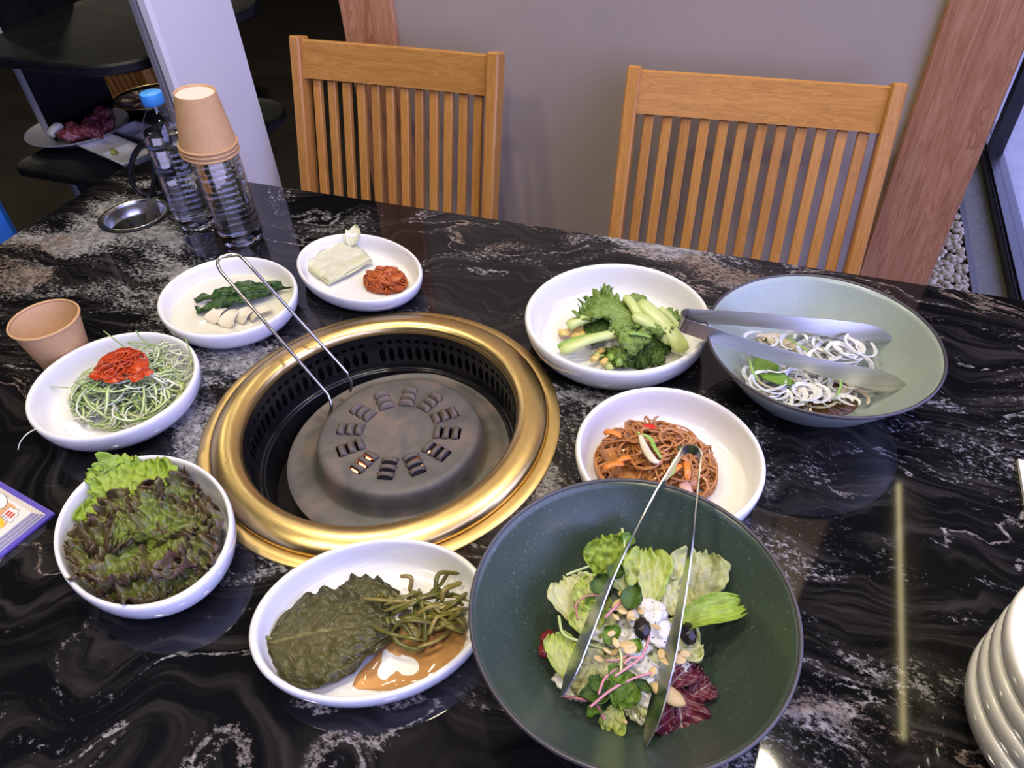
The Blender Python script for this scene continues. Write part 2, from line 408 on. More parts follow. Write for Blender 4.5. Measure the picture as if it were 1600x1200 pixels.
def leafmat(name, rib, mid, edge, e0=.55, e1=.95, veins=.5, nscale=30, rough=.42, bmp=.5, mott=.35, vfreq=9.0, alpha=None):
    """leaf: u across (0..1), v along; pale rib, blade, coloured margin"""
    m, nt, p = NT(name); t = nt.nodes.new('ShaderNodeTexCoord'); s = nd(nt, 'ShaderNodeSeparateXYZ'); nt.links.new(t.outputs['UV'], s.inputs[0])
    a = math_n(nt, 'MULTIPLY', math_n(nt, 'ABSOLUTE', math_n(nt, 'SUBTRACT', s.outputs[0], .5)), 2.0)
    v = s.outputs[1]
    n1 = noise_n(nt, t.outputs['Object'], nscale, 5, .65); n2 = noise_n(nt, t.outputs['Object'], nscale * 4, 3, .6)
    edgef = math_n(nt, 'MAXIMUM', a, v)
    e = rampf(nt, math_n(nt, 'ADD', edgef, math_n(nt, 'MULTIPLY', math_n(nt, 'SUBTRACT', n1, .5), .9)), e0, e1)
    col = mixc(nt, e, mid, edge)
    ribw = rampf(nt, math_n(nt, 'ADD', a, math_n(nt, 'MULTIPLY', v, .06)), .10, .03)
    sv = math_n(nt, 'FRACT', math_n(nt, 'SUBTRACT', math_n(nt, 'MULTIPLY', v, vfreq), math_n(nt, 'MULTIPLY', a, vfreq * .32)))
    svm = rampf(nt, math_n(nt, 'ABSOLUTE', math_n(nt, 'SUBTRACT', sv, .5)), .09, .0)
    vm = math_n(nt, 'MAXIMUM', ribw, math_n(nt, 'MULTIPLY', svm, .5))
    col = mixc(nt, math_n(nt, 'MULTIPLY', vm, veins), col, rib)
    hv = nd(nt, 'ShaderNodeHueSaturation'); nt.links.new(col, hv.inputs['Color'])
    nt.links.new(math_n(nt, 'ADD', math_n(nt, 'MULTIPLY', n2, mott * 2), 1 - mott), hv.inputs['Value'])
    nt.links.new(hv.outputs[0], p.inputs['Base Color']); p.inputs['Roughness'].default_value = rough
    p.inputs['Subsurface Weight'].default_value = .0
    bump(nt, p, math_n(nt, 'ADD', n2, math_n(nt, 'MULTIPLY', vm, -.6)), bmp, .0015)
    # a thin leaf lets light through
    tl = nd(nt, 'ShaderNodeBsdfTranslucent'); nt.links.new(hv.outputs[0], tl.inputs[0])
    mx = nd(nt, 'ShaderNodeMixShader'); mx.inputs[0].default_value = .22; out = nt.nodes['Material Output']
    nt.links.new(p.outputs[0], mx.inputs[1]); nt.links.new(tl.outputs[0], mx.inputs[2]); nt.links.new(mx.outputs[0], out.inputs[0])
    return m
L_RED = leafmat('red_lettuce', (.34, .40, .12), (.20, .27, .045), (.105, .050, .036), .44, 1.1, .5, 36, mott=.45, rough=.3)
L_GRN = leafmat('green_lettuce', (.56, .64, .20), (.38, .52, .07), (.33, .48, .045), .6, 1.1, .55, 30)
L_YEL = leafmat('pale_lettuce', (.72, .72, .36), (.60, .64, .22), (.44, .57, .09), .5, 1.1, .35, 30, bmp=.3, mott=.18)
L_PALE = leafmat('pale_lettuce_heart', (.74, .72, .48), (.66, .66, .36), (.58, .62, .24), .6, 1.2, .3, 30, bmp=.25, mott=.15)
L_VEIN = leafmat('veined_lettuce', (.36, .36, .15), (.58, .58, .30), (.47, .52, .18), .6, 1.2, .8, 30, bmp=.3, mott=.2, vfreq=6)
L_RAD = leafmat('radicchio', (.75, .58, .58), (.17, .018, .045), (.09, .010, .03), .5, 1.1, .85, 34, bmp=.35, vfreq=5)
L_DARK = leafmat('dark_herb', (.15, .24, .05), (.070, .145, .016), (.052, .11, .014), .6, 1.1, .4, 60, mott=.25)
L_HERB = leafmat('fresh_herb', (.27, .42, .08), (.18, .33, .035), (.13, .26, .022), .6, 1.1, .4, 60, mott=.2)
L_PER = leafmat('pickled_perilla', (.21, .19, .06), (.088, .080, .022), (.058, .054, .016), .5, 1.1, .8, 60, rough=.22, bmp=1.0, mott=.4, vfreq=8)
L_KIM = leafmat('mustard_leaf', (.46, .56, .22), (.23, .35, .075), (.16, .27, .045), .5, 1.1, .7, 40, bmp=.7, mott=.4, vfreq=7)
L_SOUP = leafmat('dark_soup_leaf', (.20, .32, .10), (.035, .10, .022), (.02, .07, .016), .5, 1.0, .6, 45, rough=.3)
L_CAB = leafmat('pickled_cabbage', (.76, .74, .55), (.74, .73, .54), (.68, .69, .36), .75, 1.15, .3, 30, rough=.25, bmp=.4, mott=.14)
def veg(name, stops, scale=40, rough=.3, bmp=.1, **kw): return MN(name, stops, scale, rough, 4, bmp, **kw)
V_WHITE = veg('scallion_white', [(.3, (.62, .66, .46)), (.7, (.74, .75, .60))]); V_PALE = veg('scallion_pale_green', [(.3, (.42, .55, .20)), (.7, (.56, .66, .32))]); V_GREEN = veg('scallion_green', [(.3, (.24, .38, .09)), (.7, (.36, .50, .16))])
V_CHILI = veg('chili_sauce', [(.3, (.36, .026, .008)), (.55, (.50, .06, .012)), (.75, (.66, .14, .03))], 90, .16, .3)
V_RADISH = veg('radish_slice', [(.3, (.70, .62, .46)), (.7, (.77, .70, .55))]); V_STEM = veg('pale_stem', [(.3, (.45, .55, .16)), (.7, (.62, .68, .30))], 25); V_STEMG = veg('green_stem', [(.3, (.20, .36, .06)), (.7, (.33, .48, .12))], 25)
V_EGG = veg('yellow_cabbage', [(.3, (.66, .43, .10)), (.7, (.75, .58, .22))], 60, .4, .4)
V_GARLIC = veg('pickled_garlic_stem', [(.25, (.075, .080, .014)), (.5, (.12, .115, .022)), (.75, (.20, .165, .04))], 45, .22, .1)
V_GARLIC2 = veg('yellow_garlic_stem', [(.3, (.20, .16, .04)), (.7, (.30, .24, .07))], 45, .22, .1)
V_NOOD = veg('brown_glass_noodle', [(.3, (.34, .125, .032)), (.7, (.52, .235, .078))], 60, .10, .0); V_CARROT = veg('carrot', [(.3, (.62, .17, .02)), (.7, (.72, .25, .04))], 50, .3)
V_ONION = veg('onion_slice', [(.3, (.74, .74, .68)), (.7, (.80, .80, .76))], 30, .25, .05, Transmission_Weight=.12); V_ONIONB = veg('soy_onion', [(.3, (.62, .53, .36)), (.7, (.70, .63, .47))], 30, .25)
V_RED = veg('red_pepper', [(.3, (.55, .02, .01)), (.7, (.66, .04, .02))], 30, .25); V_SEAS = veg('seasoned_radish', [(.3, (.30, .045, .010)), (.5, (.46, .10, .018)), (.75, (.58, .17, .035))], 60, .35, .4)
V_PORK = veg('cooked_pork', [(.3, (.60, .34, .24)), (.7, (.68, .44, .33))], 50, .35)
V_MEAT = veg('raw_beef', [(.3, (.17, .025, .035)), (.52, (.27, .06, .07)), (.68, (.50, .28, .28))], 70, .35, .2, dist=1.2); V_MEAT2 = veg('marinated_beef', [(.3, (.13, .055, .04)), (.7, (.24, .12, .09))], 30, .35, .3)
V_ALM = veg('almond_slice', [(.3, (.56, .38, .15)), (.7, (.70, .54, .27))], 60, .5); V_BEAN = veg('kidney_bean', [(.3, (.13, .010, .014)), (.7, (.19, .016, .02))], 30, .18)
V_RAISIN = veg('raisin', [(.3, (.006, .004, .006)), (.7, (.02, .012, .014))], 90, .3, .6, bdist=.001); V_PINK = veg('pink_sprout_stem', [(.3, (.48, .14, .18)), (.7, (.62, .30, .30))], 20, .35); V_SPR = veg('pale_sprout_stem', [(.3, (.46, .56, .22)), (.7, (.60, .66, .34))], 20, .35)
def dressing():
    m, nt, p = NT('speckled_dressing'); v = coords(nt); f = noise_n(nt, v, 480, 1, .5); g = noise_n(nt, v, 60, 3)
    nt.links.new(mixc(nt, rampf(nt, f, .68, .72), mixc(nt, g, (.70, .67, .58), (.80, .77, .70)), (.03, .03, .035)), p.inputs['Base Color']); p.inputs['Roughness'].default_value = .22; bump(nt, p, g, .2, .001); return m
V_DRESS = dressing()
BROTH = M('pale_broth', (.70, .68, .56), .06)
def thin_liquid(name, tint):
    m = bpy.data.materials.new(name); m.use_nodes = True; nt = m.node_tree; nt.nodes.clear()
    o = nd(nt, 'ShaderNodeOutputMaterial'); mx = nd(nt, 'ShaderNodeMixShader'); tr = nd(nt, 'ShaderNodeBsdfTransparent'); gl = nd(nt, 'ShaderNodeBsdfGlossy')
    gl.inputs['Roughness'].default_value = .04; tr.inputs[0].default_value = c4(tint)
    nt.links.new(schlick(nt, 1, .05), mx.inputs[0]); nt.links.new(tr.outputs[0], mx.inputs[1]); nt.links.new(gl.outputs[0], mx.inputs[2]); nt.links.new(mx.outputs[0], o.inputs[0]); return m
SOY = thin_liquid('soy_sauce', (.80, .58, .36)); SOYD = M('dark_soy_broth', (.20, .09, .03), .06, Transmission_Weight=.3, IOR=1.33)
WASABI = veg('wasabi', [(.3, (.34, .40, .06)), (.7, (.42, .48, .10))])

# ------------------------------------------------------------------ the setting
def struct(name, mb, mat, smooth=False, **kw):
    o = mb.build(name, mat, smooth=smooth, **kw); o['kind'] = 'structure'; return o
def sbox(name, a, b, mat, bev=0.0):
    m = MB(); m.box(a, b, 0, bev); return struct(name, m, mat)
sbox('floor', (-5.2, -2.6, -.1), (.60, 5.2, 0), FLOORM)
sbox('ceiling', (-5.2, -2.6, 2.6), (.85, 5.2, 2.7), CEILM)
sbox('wall_left', (-5.2, -2.6, 0), (-5.0, 5.2, 2.6), DARKW)
sbox('wall_far', (-5.0, 5.0, 0), (.85, 5.2, 2.6), DARKW)
sbox('wall_front', (-5.0, -2.6, 0), (.85, -2.4, 2.6), DARKW)
PY = 1.30
pl_, pr_ = -.80, .24
sbox('wall_back', (pl_, PY + .012, 0), (pr_, PY + .10, 2.6), WALLM)
sbox('trim_1', (-.852, PY, 0), (-.738, PY + .112, 2.6), POST, .003)
sbox('trim_2', (.180, PY - .004, 0), (.299, PY + .112, 2.6), POST, .003)
m = MB(); m.box((-1.026, .985, 0), (-1.0, 1.185, 2.6), 0, .006); pil = struct('pillar', m, PAINT)
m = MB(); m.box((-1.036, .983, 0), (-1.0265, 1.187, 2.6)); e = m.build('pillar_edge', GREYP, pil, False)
# right side: pebble bed, board, concrete strip, black window frame, pavement outside
sbox('trim_3', (.60, -2.4, -.1), (.618, 5.0, .02), M('dark_board', (.06, .05, .045), .5))
sbox('trim_4', (.618, -2.4, -.1), (.702, 5.0, .0), CONC)
wf = MB(); wf.box((.702, -2.4, -.1), (.772, 5.0, .040), 0, .004); wf.box((.712, -2.4, .040), (.758, 5.0, .050))
win = struct('window_1', wf, ALU)
for y0, y1 in ((-2.4, -2.34), (-.72, -.66), (1.06, 1.12), (3.0, 3.06), (4.94, 5.0)): m = MB(); m.box((.712, y0, .05), (.758, y1, 2.30)); m.build('mullion', ALU, win, False)
m = MB(); m.box((.712, -2.4, 2.30), (.762, 5.0, 2.36)); m.build('window_frame', ALU, win, False)
m = MB(); m.box((.735, -2.34, .05), (.741, -.72, 2.30)); m.build('pane', GLASS, win, False)
m = MB(); m.box((.735, -.66, .05), (.741, 1.06, 2.30)); m.build('pane', GLASS, win, False)
m = MB(); m.box((.735, 1.12, .05), (.741, 3.0, .62)); m.build('pane', GLASS, win, False)
m = MB(); m.box((.735, 3.06, .05), (.741, 4.94, .62)); m.build('pane', GLASS, win, False)
sbox('wall_right', (.70, 1.12, .62), (.78, 5.0, 2.6), DARKW)
sbox('wall_right_upper', (.70, -2.4, 2.34), (.78, 1.12, 2.6), DARKW)
sbox('pavement', (.775, -9, -.2), (1.02, 12, -.01), PAVE)
sbox('road', (1.02, -9, -.2), (12, 12, -.03), MN('asphalt', [(.3, (.10, .10, .11)), (.7, (.15, .15, .16))], 60, .8, 5, .3))

# pebbles
m = MB(); r_ = random.Random(3)
for i in range(900):
    x, y = r_.uniform(.46, .595), r_.uniform(1.75, 2.75); s_ = r_.uniform(.007, .013)
    m.blob((x, y, .004 + s_ * .5 + r_.uniform(0, .006)), (s_ * r_.uniform(.8, 1.2), s_ * r_.uniform(.8, 1.2), s_ * .7), i, .35, 4)
tag(m.build('pebble_bed', PEB), 'bed of small beige pebbles beside the right wooden post', 'pebbles', kind='stuff')

# ------------------------------------------------------------------ table
X0, X1, Y0, Y1 = -1.112, .405, .03, .924
RC = Vector((-.3556, .4762, TZ)); RO, RI = .1974, .1497
WC = Vector((-.962, .770, TZ)); WR = .052
table = thing('dining_table', 'long dining table with polished black marble top under the dishes', 'table', ((X0 + X1) / 2, (Y0 + Y1) / 2, 0))
tl = Vector(table.location)
m = MB(); m.box((X0, Y0, TZ - .03), (X1, Y1, TZ), 0, .003)
top = m.build('tabletop', MARBLE, None, False)
def cut(target, cutter_mb):
    c = cutter_mb.build('cutter', CHAR, None, False, weld=True)
    md = target.modifiers.new('cut', 'BOOLEAN'); md.operation = 'DIFFERENCE'; md.object = c; md.solver = 'EXACT'
    dg = bpy.context.evaluated_depsgraph_get(); me = bpy.data.meshes.new_from_object(target.evaluated_get(dg))
    target.modifiers.clear(); target.data = me; cm = c.data; bpy.data.objects.remove(c); bpy.data.meshes.remove(cm)
import bmesh
bmx = bmesh.new(); bmx.from_mesh(top.data); bmesh.ops.recalc_face_normals(bmx, faces=bmx.faces); bmx.to_mesh(top.data); bmx.free()
cm = MB(); cm.lathe([(0, -.1), (.178, -.1), (.178, .1), (0, .1)], 96, c=RC); cut(top, cm)
cm = MB(); cm.lathe([(0, -.1), (WR - .004, -.1), (WR - .004, .1), (0, .1)], 48, c=WC); cut(top, cm)
top.parent = table; top.location = -tl
m = MB(); m.box((X0 + .05, Y0 + .05, TZ - .10), (X1 - .05, Y0 + .075, TZ - .03)); m.box((X0 + .05, Y1 - .075, TZ - .10), (X1 - .05, Y1 - .05, TZ - .03))
ap = m.build('apron', BLACKP, table, False); ap.location = -tl
for x in (X0 + .08, X1 - .14):
    for y in (Y0 + .08, Y1 - .14):
        m = MB(); m.box((x, y, 0), (x + .06, y + .06, TZ - .031), 0, .004); lg = m.build('leg', BLACKP, table, False); lg.location = -tl

# ------------------------------------------------------------------ tabletop charcoal roaster
roaster = thing('tabletop_roaster', 'round built-in barbecue roaster with brushed brass ring and black drum', 'grill', RC)
m = MB(); m.lathe([(RO, .0), (RO, .0022), (RO - .001, .003), (.1855, .0036), (.1845, .0030), (.1840, .0012), (.176, .0008), (.176, -.006)], 128); sharp(m.build('brass_flange', BRASS_D, roaster), 40)
m = MB(); m.lathe([(.1836, .0012), (.1838, .0062), (.1828, .0092), (.1796, .0118), (.174, .0142), (.168, .0156), (.162, .0160), (.157, .0152), (.153, .0132), (.1507, .0104), (.1497, .006), (.1495, -.002), (.152, -.004)], 128); m.build('brass_ring', BRASS, roaster)
# perforated drum: a row of round holes above a row of upright ovals
m = MB(); NC = 80; RD = .1492
def dp(a, z): r = RD - .0 - max(0, -z) * .06; return (r * math.cos(a), r * math.sin(a), z)
for i in range(NC):
    a0, a1 = 2 * PI * i / NC, 2 * PI * (i + 1) / NC; am = (a0 + a1) / 2; hw = (a1 - a0) / 2
    for z0, z1, hz, ha in ((.004, -.003, 0, 0), (-.003, -.0135, .0036, .0037), (-.0135, -.0405, .0115, .0040), (-.0405, -.048, 0, 0)):
        if hz == 0 or i % 20 == 7: m.add([dp(a0, z0), dp(am, z0), dp(a1, z0), dp(a1, z1), dp(am, z1), dp(a0, z1)], [(0, 1, 4, 5), (1, 2, 3, 4)]); continue
        zm = (z0 + z1) / 2; hz2 = (z0 - z1) / 2
        outer = [(1, 0), (1, 1), (0, 1), (-1, 1), (-1, 0), (-1, -1), (0, -1), (1, -1)]
        vs = [dp(am + hw * u, zm + hz2 * v_) for u, v_ in outer]
        vs += [dp(am + ha / RD * math.cos(PI / 4 * k), zm + hz * math.sin(PI / 4 * k)) for k in range(8)]
        vs += [tuple(c * 1.014 if j < 2 else c for j, c in enumerate(q)) for q in vs[8:16]]
        m.add(vs, [(k, (k + 1) % 8, 8 + (k + 1) % 8, 8 + k) for k in range(8)] + [(8 + k, 8 + (k + 1) % 8, 16 + (k + 1) % 8, 16 + k) for k in range(8)])
sharp(m.build('perforated_drum', ENAMEL, roaster, weld=True), 50)
m = MB(); m.lathe([(.152, -.004), (.176, -.006), (.176, -.09), (.0, -.09)], 96); m.build('outer_shell', CHAR, roaster)
m = MB(); m.lathe([(.1465, -.046), (.1465, -.0485), (.143, -.0495), (.1415, -.047), (.1395, -.047), (.139, -.050), (.138, -.060), (.137, -.0885)], 96); m.build('drip_ring', ENAMEL, roaster)
HC = Vector((-.3435, .4855, TZ)) - RC
PZ = -.022
m = MB(); m.lathe([(0, PZ), (.084, PZ), (.0885, PZ - .0008), (.0918, PZ - .003), (.0935, PZ - .007), (.0965, PZ - .018), (.0995, PZ - .026), (.103, PZ - .0285), (.120, PZ - .0295), (.128, PZ - .0295), (.130, PZ - .028), (.1315, PZ - .0285), (.132, PZ - .031), (.130, PZ - .0335), (.100, PZ - .0325), (.095, PZ - .029), (.0905, PZ - .008), (.086, PZ - .003), (0, PZ - .003)], 96)
hs = m.build('heat_plate', IRON, None, weld=True)
cm = MB()
for g in range(12):
    ag = 2 * PI * (g + .5) / 12 - PI / 2
    for rr in (.047, .0575, .068):
        mt = Matrix.Rotation(ag, 4, 'Z') @ Matrix.Translation((rr, 0, PZ))
        cm.box((-.0002, -.0085, -.02), (.0034, .0085, .02), 0, 0, mt)
cut(hs, cm)
hs.parent = roaster; hs.location = HC; sharp(hs, 45)
for p_ in hs.data.polygons: p_.use_smooth = True
sharp(hs, 40)
louv = None
for g in range(12):
    ag = 2 * PI * (g + .5) / 12 - PI / 2
    for rr in (.047, .0575, .068):
        if louv is None:
            m = MB()
            def hood(u, v_):
                t = v_ * 2 - 1; s_ = u
                return (-.0064 + s_ * .0076, t * .0098 * (1 - .10 * s_), .0062 * math.sin(PI * (.04 + .72 * s_)) * (1 - t ** 4) - .0006)
            m.grid(hood, 6, 10); louv = m.build('louvre', IRON_R, hs, sol=.0012); o = louv
        else: o = louv.copy(); COL.objects.link(o); o.parent = hs
        o.matrix_parent_inverse = Matrix.Identity(4); o.location = (rr * math.cos(ag), rr * math.sin(ag), PZ); o.rotation_euler = (0, 0, ag)
for px, py, l in ((556, 733, .008), (568, 724, .009), (577, 714, .006), (606, 719, .004), (655, 726, .006), (670, 705, .003)):
    q = at(px, py, PZ - .009) - RC; m = MB(); m.blob((0, 0, 0), (l * .55, l * .8, .0025), 2, .3, 6); f = m.build('flame', EMBER, roaster); f.location = q

# ------------------------------------------------------------------ ceramic dishes
def dish_profile(H, base=.62, floor_r=.70):
    return [(0, .0012), (base - .05, .0012), (base - .04, 0), (base, 0), (base + .02, .002), (.80, .10 * H), (.90, .24 * H), (.965, .46 * H), (.993, .70 * H), (1.0, .86 * H), (.995, .95 * H), (.975, H), (.950, .985 * H), (.935, .92 * H), (.922, .75 * H), (.905, .48 * H), (.875, .28 * H), (.82, .18 * H), (floor_r, .155 * H), (0, .15 * H)]
def dish(name, label, c, a, b, ang, H, mat=WHITE, group='white side dishes around the roaster'):
    m = MB(); m.lathe(dish_profile(H), 88, a, b, ang); o = m.build(name, mat); o.location = (c[0], c[1], TZ)
    tag(o, label, 'bowl', group); return o
SD = math.radians
DISH = dict(
    lettuce=((-.4787, .2560), .0985, .0735, SD(155), .040), scallion=((-.6532, .4067), .0945, .0900, SD(-5), .038), soup=((-.6357, .5913), .0950, .0850, SD(161), .036),
    pancake=((-.5085, .7070), .1010, .0710, SD(160), .031), kimchi=((-.1450, .6859), .1095, .1080, 0, .045), japchae=((-.0440, .4911), .0935, .0890, SD(-45), .042), perilla=((-.2405, .2485), .0990, .0735, SD(27), .032))
dish('side_dish', 'white oval dish holding red leaf lettuce', *DISH['lettuce'])
dish('side_dish', 'white dish holding shredded scallion with red sauce', *DISH['scallion'])
dish('side_dish', 'white dish of pale broth with greens and radish slices', *DISH['soup'])
dish('side_dish', 'small white dish with cabbage square and red seasoned radish', *DISH['pancake'])
dish('side_dish', 'wide white dish holding fresh green mustard kimchi', *DISH['kimchi'])
dish('side_dish', 'white dish holding brown glass noodles', *DISH['japchae'])
dish('side_dish', 'white oval dish holding perilla leaf and garlic stems', *DISH['perilla'])
def stone_bowl(name, label, c, R, H, mat):
    t = thing(name, label, 'bowl', (c[0], c[1], TZ), 0, 'large stoneware bowls')
    m = MB(); m.lathe([(0, .002), (.36, .002), (.37, 0), (.42, 0), (.44, .004), (.55, .13 * H), (.72, .40 * H), (.87, .71 * H), (.982, .965 * H), (.982, .985 * H), (.970, .985 * H), (.948, .92 * H), (.85, .71 * H), (.70, .42 * H), (.54, .19 * H), (.40, .11 * H), (.22, .085 * H), (0, .08 * H)], 112, R, R); m.build('bowl_body', mat, t)
    m = MB(); m.lathe([(.984, .955 * H), (.995, .965 * H), (1.0, .985 * H), (.995, 1.005 * H), (.985, 1.01 * H), (.974, .998 * H), (.970, .975 * H)], 112, R, R, closed=True); q = m.build('rim', RIMDARK, t); q['label'] = 'dark iron-coloured rim'
    return t
DB, LB = (-.0363, .2947), (.0786, .6654); DH, LH = .082, .077
stone_bowl('salad_bowl', 'large dark green stoneware bowl holding the leaf salad', DB, .1213, DH, DARKGREEN)
stone_bowl('salad_bowl', 'large pale celadon bowl holding sliced onion', LB, .1191, LH, CELADON)
# stacked empty dishes, lower right corner
SC = (.2905, .3345)
for k, wd in enumerate(('lowest', 'second from the bottom', 'third from the bottom', 'topmost')):
    o = dish('stacked_dish', 'cream dish, %s of the stack on the table at lower right' % wd, SC, .0850, .0850, 0, .044, CREAM, 'stacked cream dishes'); o.location.z = TZ + .0215 * k

def contain(o, key, rim=.885, over=.98):
    (cx, cy), a, b, ang, H = DISH[key]; ca, sa = math.cos(ang), math.sin(ang); mw = o.matrix_world; mi = mw.inverted()
    for v in o.data.vertices:
        q = mw @ v.co; dx, dy = q.x - cx, q.y - cy; u, w_ = (dx * ca + dy * sa) / a, (-dx * sa + dy * ca) / b; e = math.hypot(u, w_); z = q.z - TZ
        lim = over if z > H + .001 else (.80 + (rim - .80) * min(1, max(0, (z - .17 * H) / (.5 * H))))
        k = min(1, lim / e) if e > 1e-6 else 1
        z = max(z, .16 * H + .0006)
        if k < 1: z += (1 - k) * .35 * a
        u *= k; w_ *= k; x, y = u * a, w_ * b
        v.co = mi @ Vector((cx + x * ca - y * sa, cy + x * sa + y * ca, TZ + z))
    o.data.update(); return o
# ------------------------------------------------------------------ food: lettuce
def leaf(name, mat, p0, p1, W, label, cat='leaf', group=None, roll=0.0, cup=.15, bend=.1, ruf=.10, jag=.06, shape='fan', seed=0, nu=18, nv=20, freq=5.0, sol=.0006, up=(0, 0, 1), curl=0.0, parent=None):
    p0, p1 = Vector(p0), Vector(p1); L = (p1 - p0).length; so = Vector((seed * 5.3, seed * 2.1, seed * .7))
    def width(t):
        if shape == 'fan': return W * (.16 + .84 * math.sin(min(1, t * 1.25) * PI / 2) ** .8) * (1 if t < .8 else math.sqrt(max(0, 1 - ((t - .8) / .24) ** 2)) * .9 + .1)
        if shape == 'oval': return W * max(.03, math.sin(PI * min(1, .03 + t * .97)) ** .62)
        if shape == 'heart': return W * max(.02, (math.sin(PI * t ** .72)) ** .75)
        if shape == 'strip': return W * (.75 + .25 * math.sin(PI * t))
        return W
    def fn(t, q):
        s = q * 2 - 1; e = max(abs(s), t * 1.0 if shape in ('fan',) else 0) ; wv = width(t)
        nz = noise.noise(Vector((s * 1.6, t * 1.9, 0)) * freq * .5 + so); n2 = noise.noise(Vector((s * 1.25, t * 1.5, 4)) * freq + so)
        r = e ** 2.2
        x = s * wv * (1 + jag * 1.5 * n2 * abs(s)); y = t * L * (1 + (jag * 1.1 * n2 * (t ** 3) if shape != 'strip' else 0))
        z = cup * W * s * s + bend * L * math.sin(PI * t) + ruf * W * r * (1.6 * nz + 1.3 * n2) + .05 * W * n2
        if curl: a = s * curl; rr = wv / max(.3, curl); x = rr * math.sin(a); z = rr * (1 - math.cos(a)) + ruf * W * n2 * .5 + bend * L * math.sin(PI * t)
        return (x, y, z)
    m = MB(); m.grid(fn, nu, nv); o = m.build(name, mat, parent, sol=sol)
    o.matrix_world = frame(p0, p1, roll, up)
    if not parent: tag(o, label, cat, group)
    return o
G = 'lettuce leaves in the oval white dish'
contain(leaf('lettuce_leaf', L_GRN, at(196, 812, .012), at(222, 716, .040), .046, 'bright green lettuce leaf at the back of the lettuce dish', group=G, ruf=.14, jag=.08, cup=.2, seed=1, nu=36, nv=50, freq=8), 'lettuce')
contain(leaf('lettuce_leaf', L_GRN, at(190, 800, .010), at(150, 770, .028), .034, 'small green lettuce leaf under the bright one', group=G, ruf=.2, jag=.12, seed=2, freq=7, nu=20, nv=26), 'lettuce')
rl = [(235, 860, 128, 852, .030, .032), (225, 800, 300, 752, .034, .030), (260, 850, 338, 800, .032, .034), (200, 850, 150, 800, .030, .036), (240, 840, 200, 790, .034, .040), (275, 850, 330, 860, .030, .038), (250, 870, 330, 905, .028, .030), (230, 880, 260, 936, .030, .028),
      (200, 870, 170, 925, .030, .032), (190, 860, 118, 895, .024, .034), (245, 845, 285, 782, .036, .046), (215, 850, 150, 880, .034, .040), (245, 860, 300, 850, .036, .046), (225, 855, 230, 905, .036, .040), (255, 880, 310, 880, .030, .040), (205, 840, 165, 830, .032, .046), (270, 815, 320, 770, .028, .040), (215, 890, 205, 935, .024, .026), (260, 900, 225, 930, .026, .026)]
wl = ['spread to the left rim', 'pushed up against the green leaf', 'leaning on the right rim', 'pointing to the upper left', 'topmost behind centre', 'lying towards the right', 'at the lower right rim', 'at the front rim', 'at the lower left', 'folded over the left side', 'standing tall at the middle', 'left of the middle', 'curled at the centre right', 'hanging towards the front', 'low on the right', 'dark purple at the left of centre', 'at the upper right rim', 'small one at the front left', 'small one at the front centre']
for i, (a, b, c, d, W, z) in enumerate(rl):
    contain(leaf('lettuce_leaf', L_RED, at(a, b, z * .6 + .004), at(c, d, z), W * 1.15, 'frilly red-brown lettuce leaf %s of the heap' % wl[i], group=G, ruf=.25, jag=.10, cup=rnd.uniform(-.1, .35), bend=rnd.uniform(.05, .22), roll=rnd.uniform(-.5, .5), seed=10 + i, nu=38, nv=50, freq=6.5), 'lettuce')

# ------------------------------------------------------------------ scallion salad
def hair(m, c, rx, ry, z0, z1, n, wid, th, rr, mats, spread=.9, curve=(2.0, 5.0), length=(.03, .07), sides=4):
    for i in range(n):
        a = rr.uniform(0, 2 * PI); q = math.sqrt(rr.random()) * spread; x, y = c[0] + rx * q * math.cos(a), c[1] + ry * q * math.sin(a)
        z = z0 + (z1 - z0) * (1 - q * q) * rr.uniform(.35, 1.0)
        L = rr.uniform(*length); h = rr.uniform(0, 2 * PI); k = rr.uniform(*curve) * rr.choice((-1, 1)); pts = []; N = 9
        px, py, pz = x, y, z; tz = rr.uniform(-.25, .25)
        for j in range(N):
            pts.append((px, py, max(pz, z0))); hh = h + k * (j / N - .5)
            px += L / N * math.cos(hh); py += L / N * math.sin(hh)
            d2 = ((px - c[0]) / rx) ** 2 + ((py - c[1]) / ry) ** 2
            if d2 > 1: px = c[0] + (px - c[0]) / math.sqrt(d2); py = c[1] + (py - c[1]) / math.sqrt(d2)
            pz += L / N * (tz + rr.uniform(-.3, .3)) - max(0, (pz - (z0 + (z1 - z0) * max(0, 1 - d2)))) * .25
        wd = wid * rr.uniform(.6, 1.3)
        m.tube(pts, [wd * .5] + [wd] * (N - 2) + [wd * .4], sides, rr.choice(mats), (1, th / wid), None)
c = at(195, 605, .02); m = MB(); r_ = random.Random(11)
hair(m, (c.x, c.y), .066, .056, TZ + .008, TZ + .050, 340, .0016, .0006, r_, [0, 0, 1, 1, 1, 2], .92, (1.0, 4.0), (.03, .075))
cc = at(255, 570, .02); hair(m, (cc.x, cc.y), .036, .034, TZ + .012, TZ + .040, 60, .0010, .0005, r_, [0, 0, 1], .95, (3.0, 6.0), (.05, .09))
for pts in ([(150, 650, .02), (110, 655, .022), (70, 665, .030), (45, 676, .041), (32, 690, .036), (28, 703, .028)], [(190, 600, .03), (120, 606, .02), (80, 604, .022), (58, 606, .03)], [(215, 560, .035), (185, 535, .04), (162, 517, .052)], [(240, 545, .035), (222, 530, .04), (212, 516, .052)], [(300, 560, .04), (294, 540, .05), (289, 528, .055)], [(230, 545, .03), (200, 535, .03), (255, 540, .035)]):
    m.tube(bezier([at(*q) for q in pts], 5), .0008, 4, 0 if pts[0][0] < 160 else 2, (1, .6))
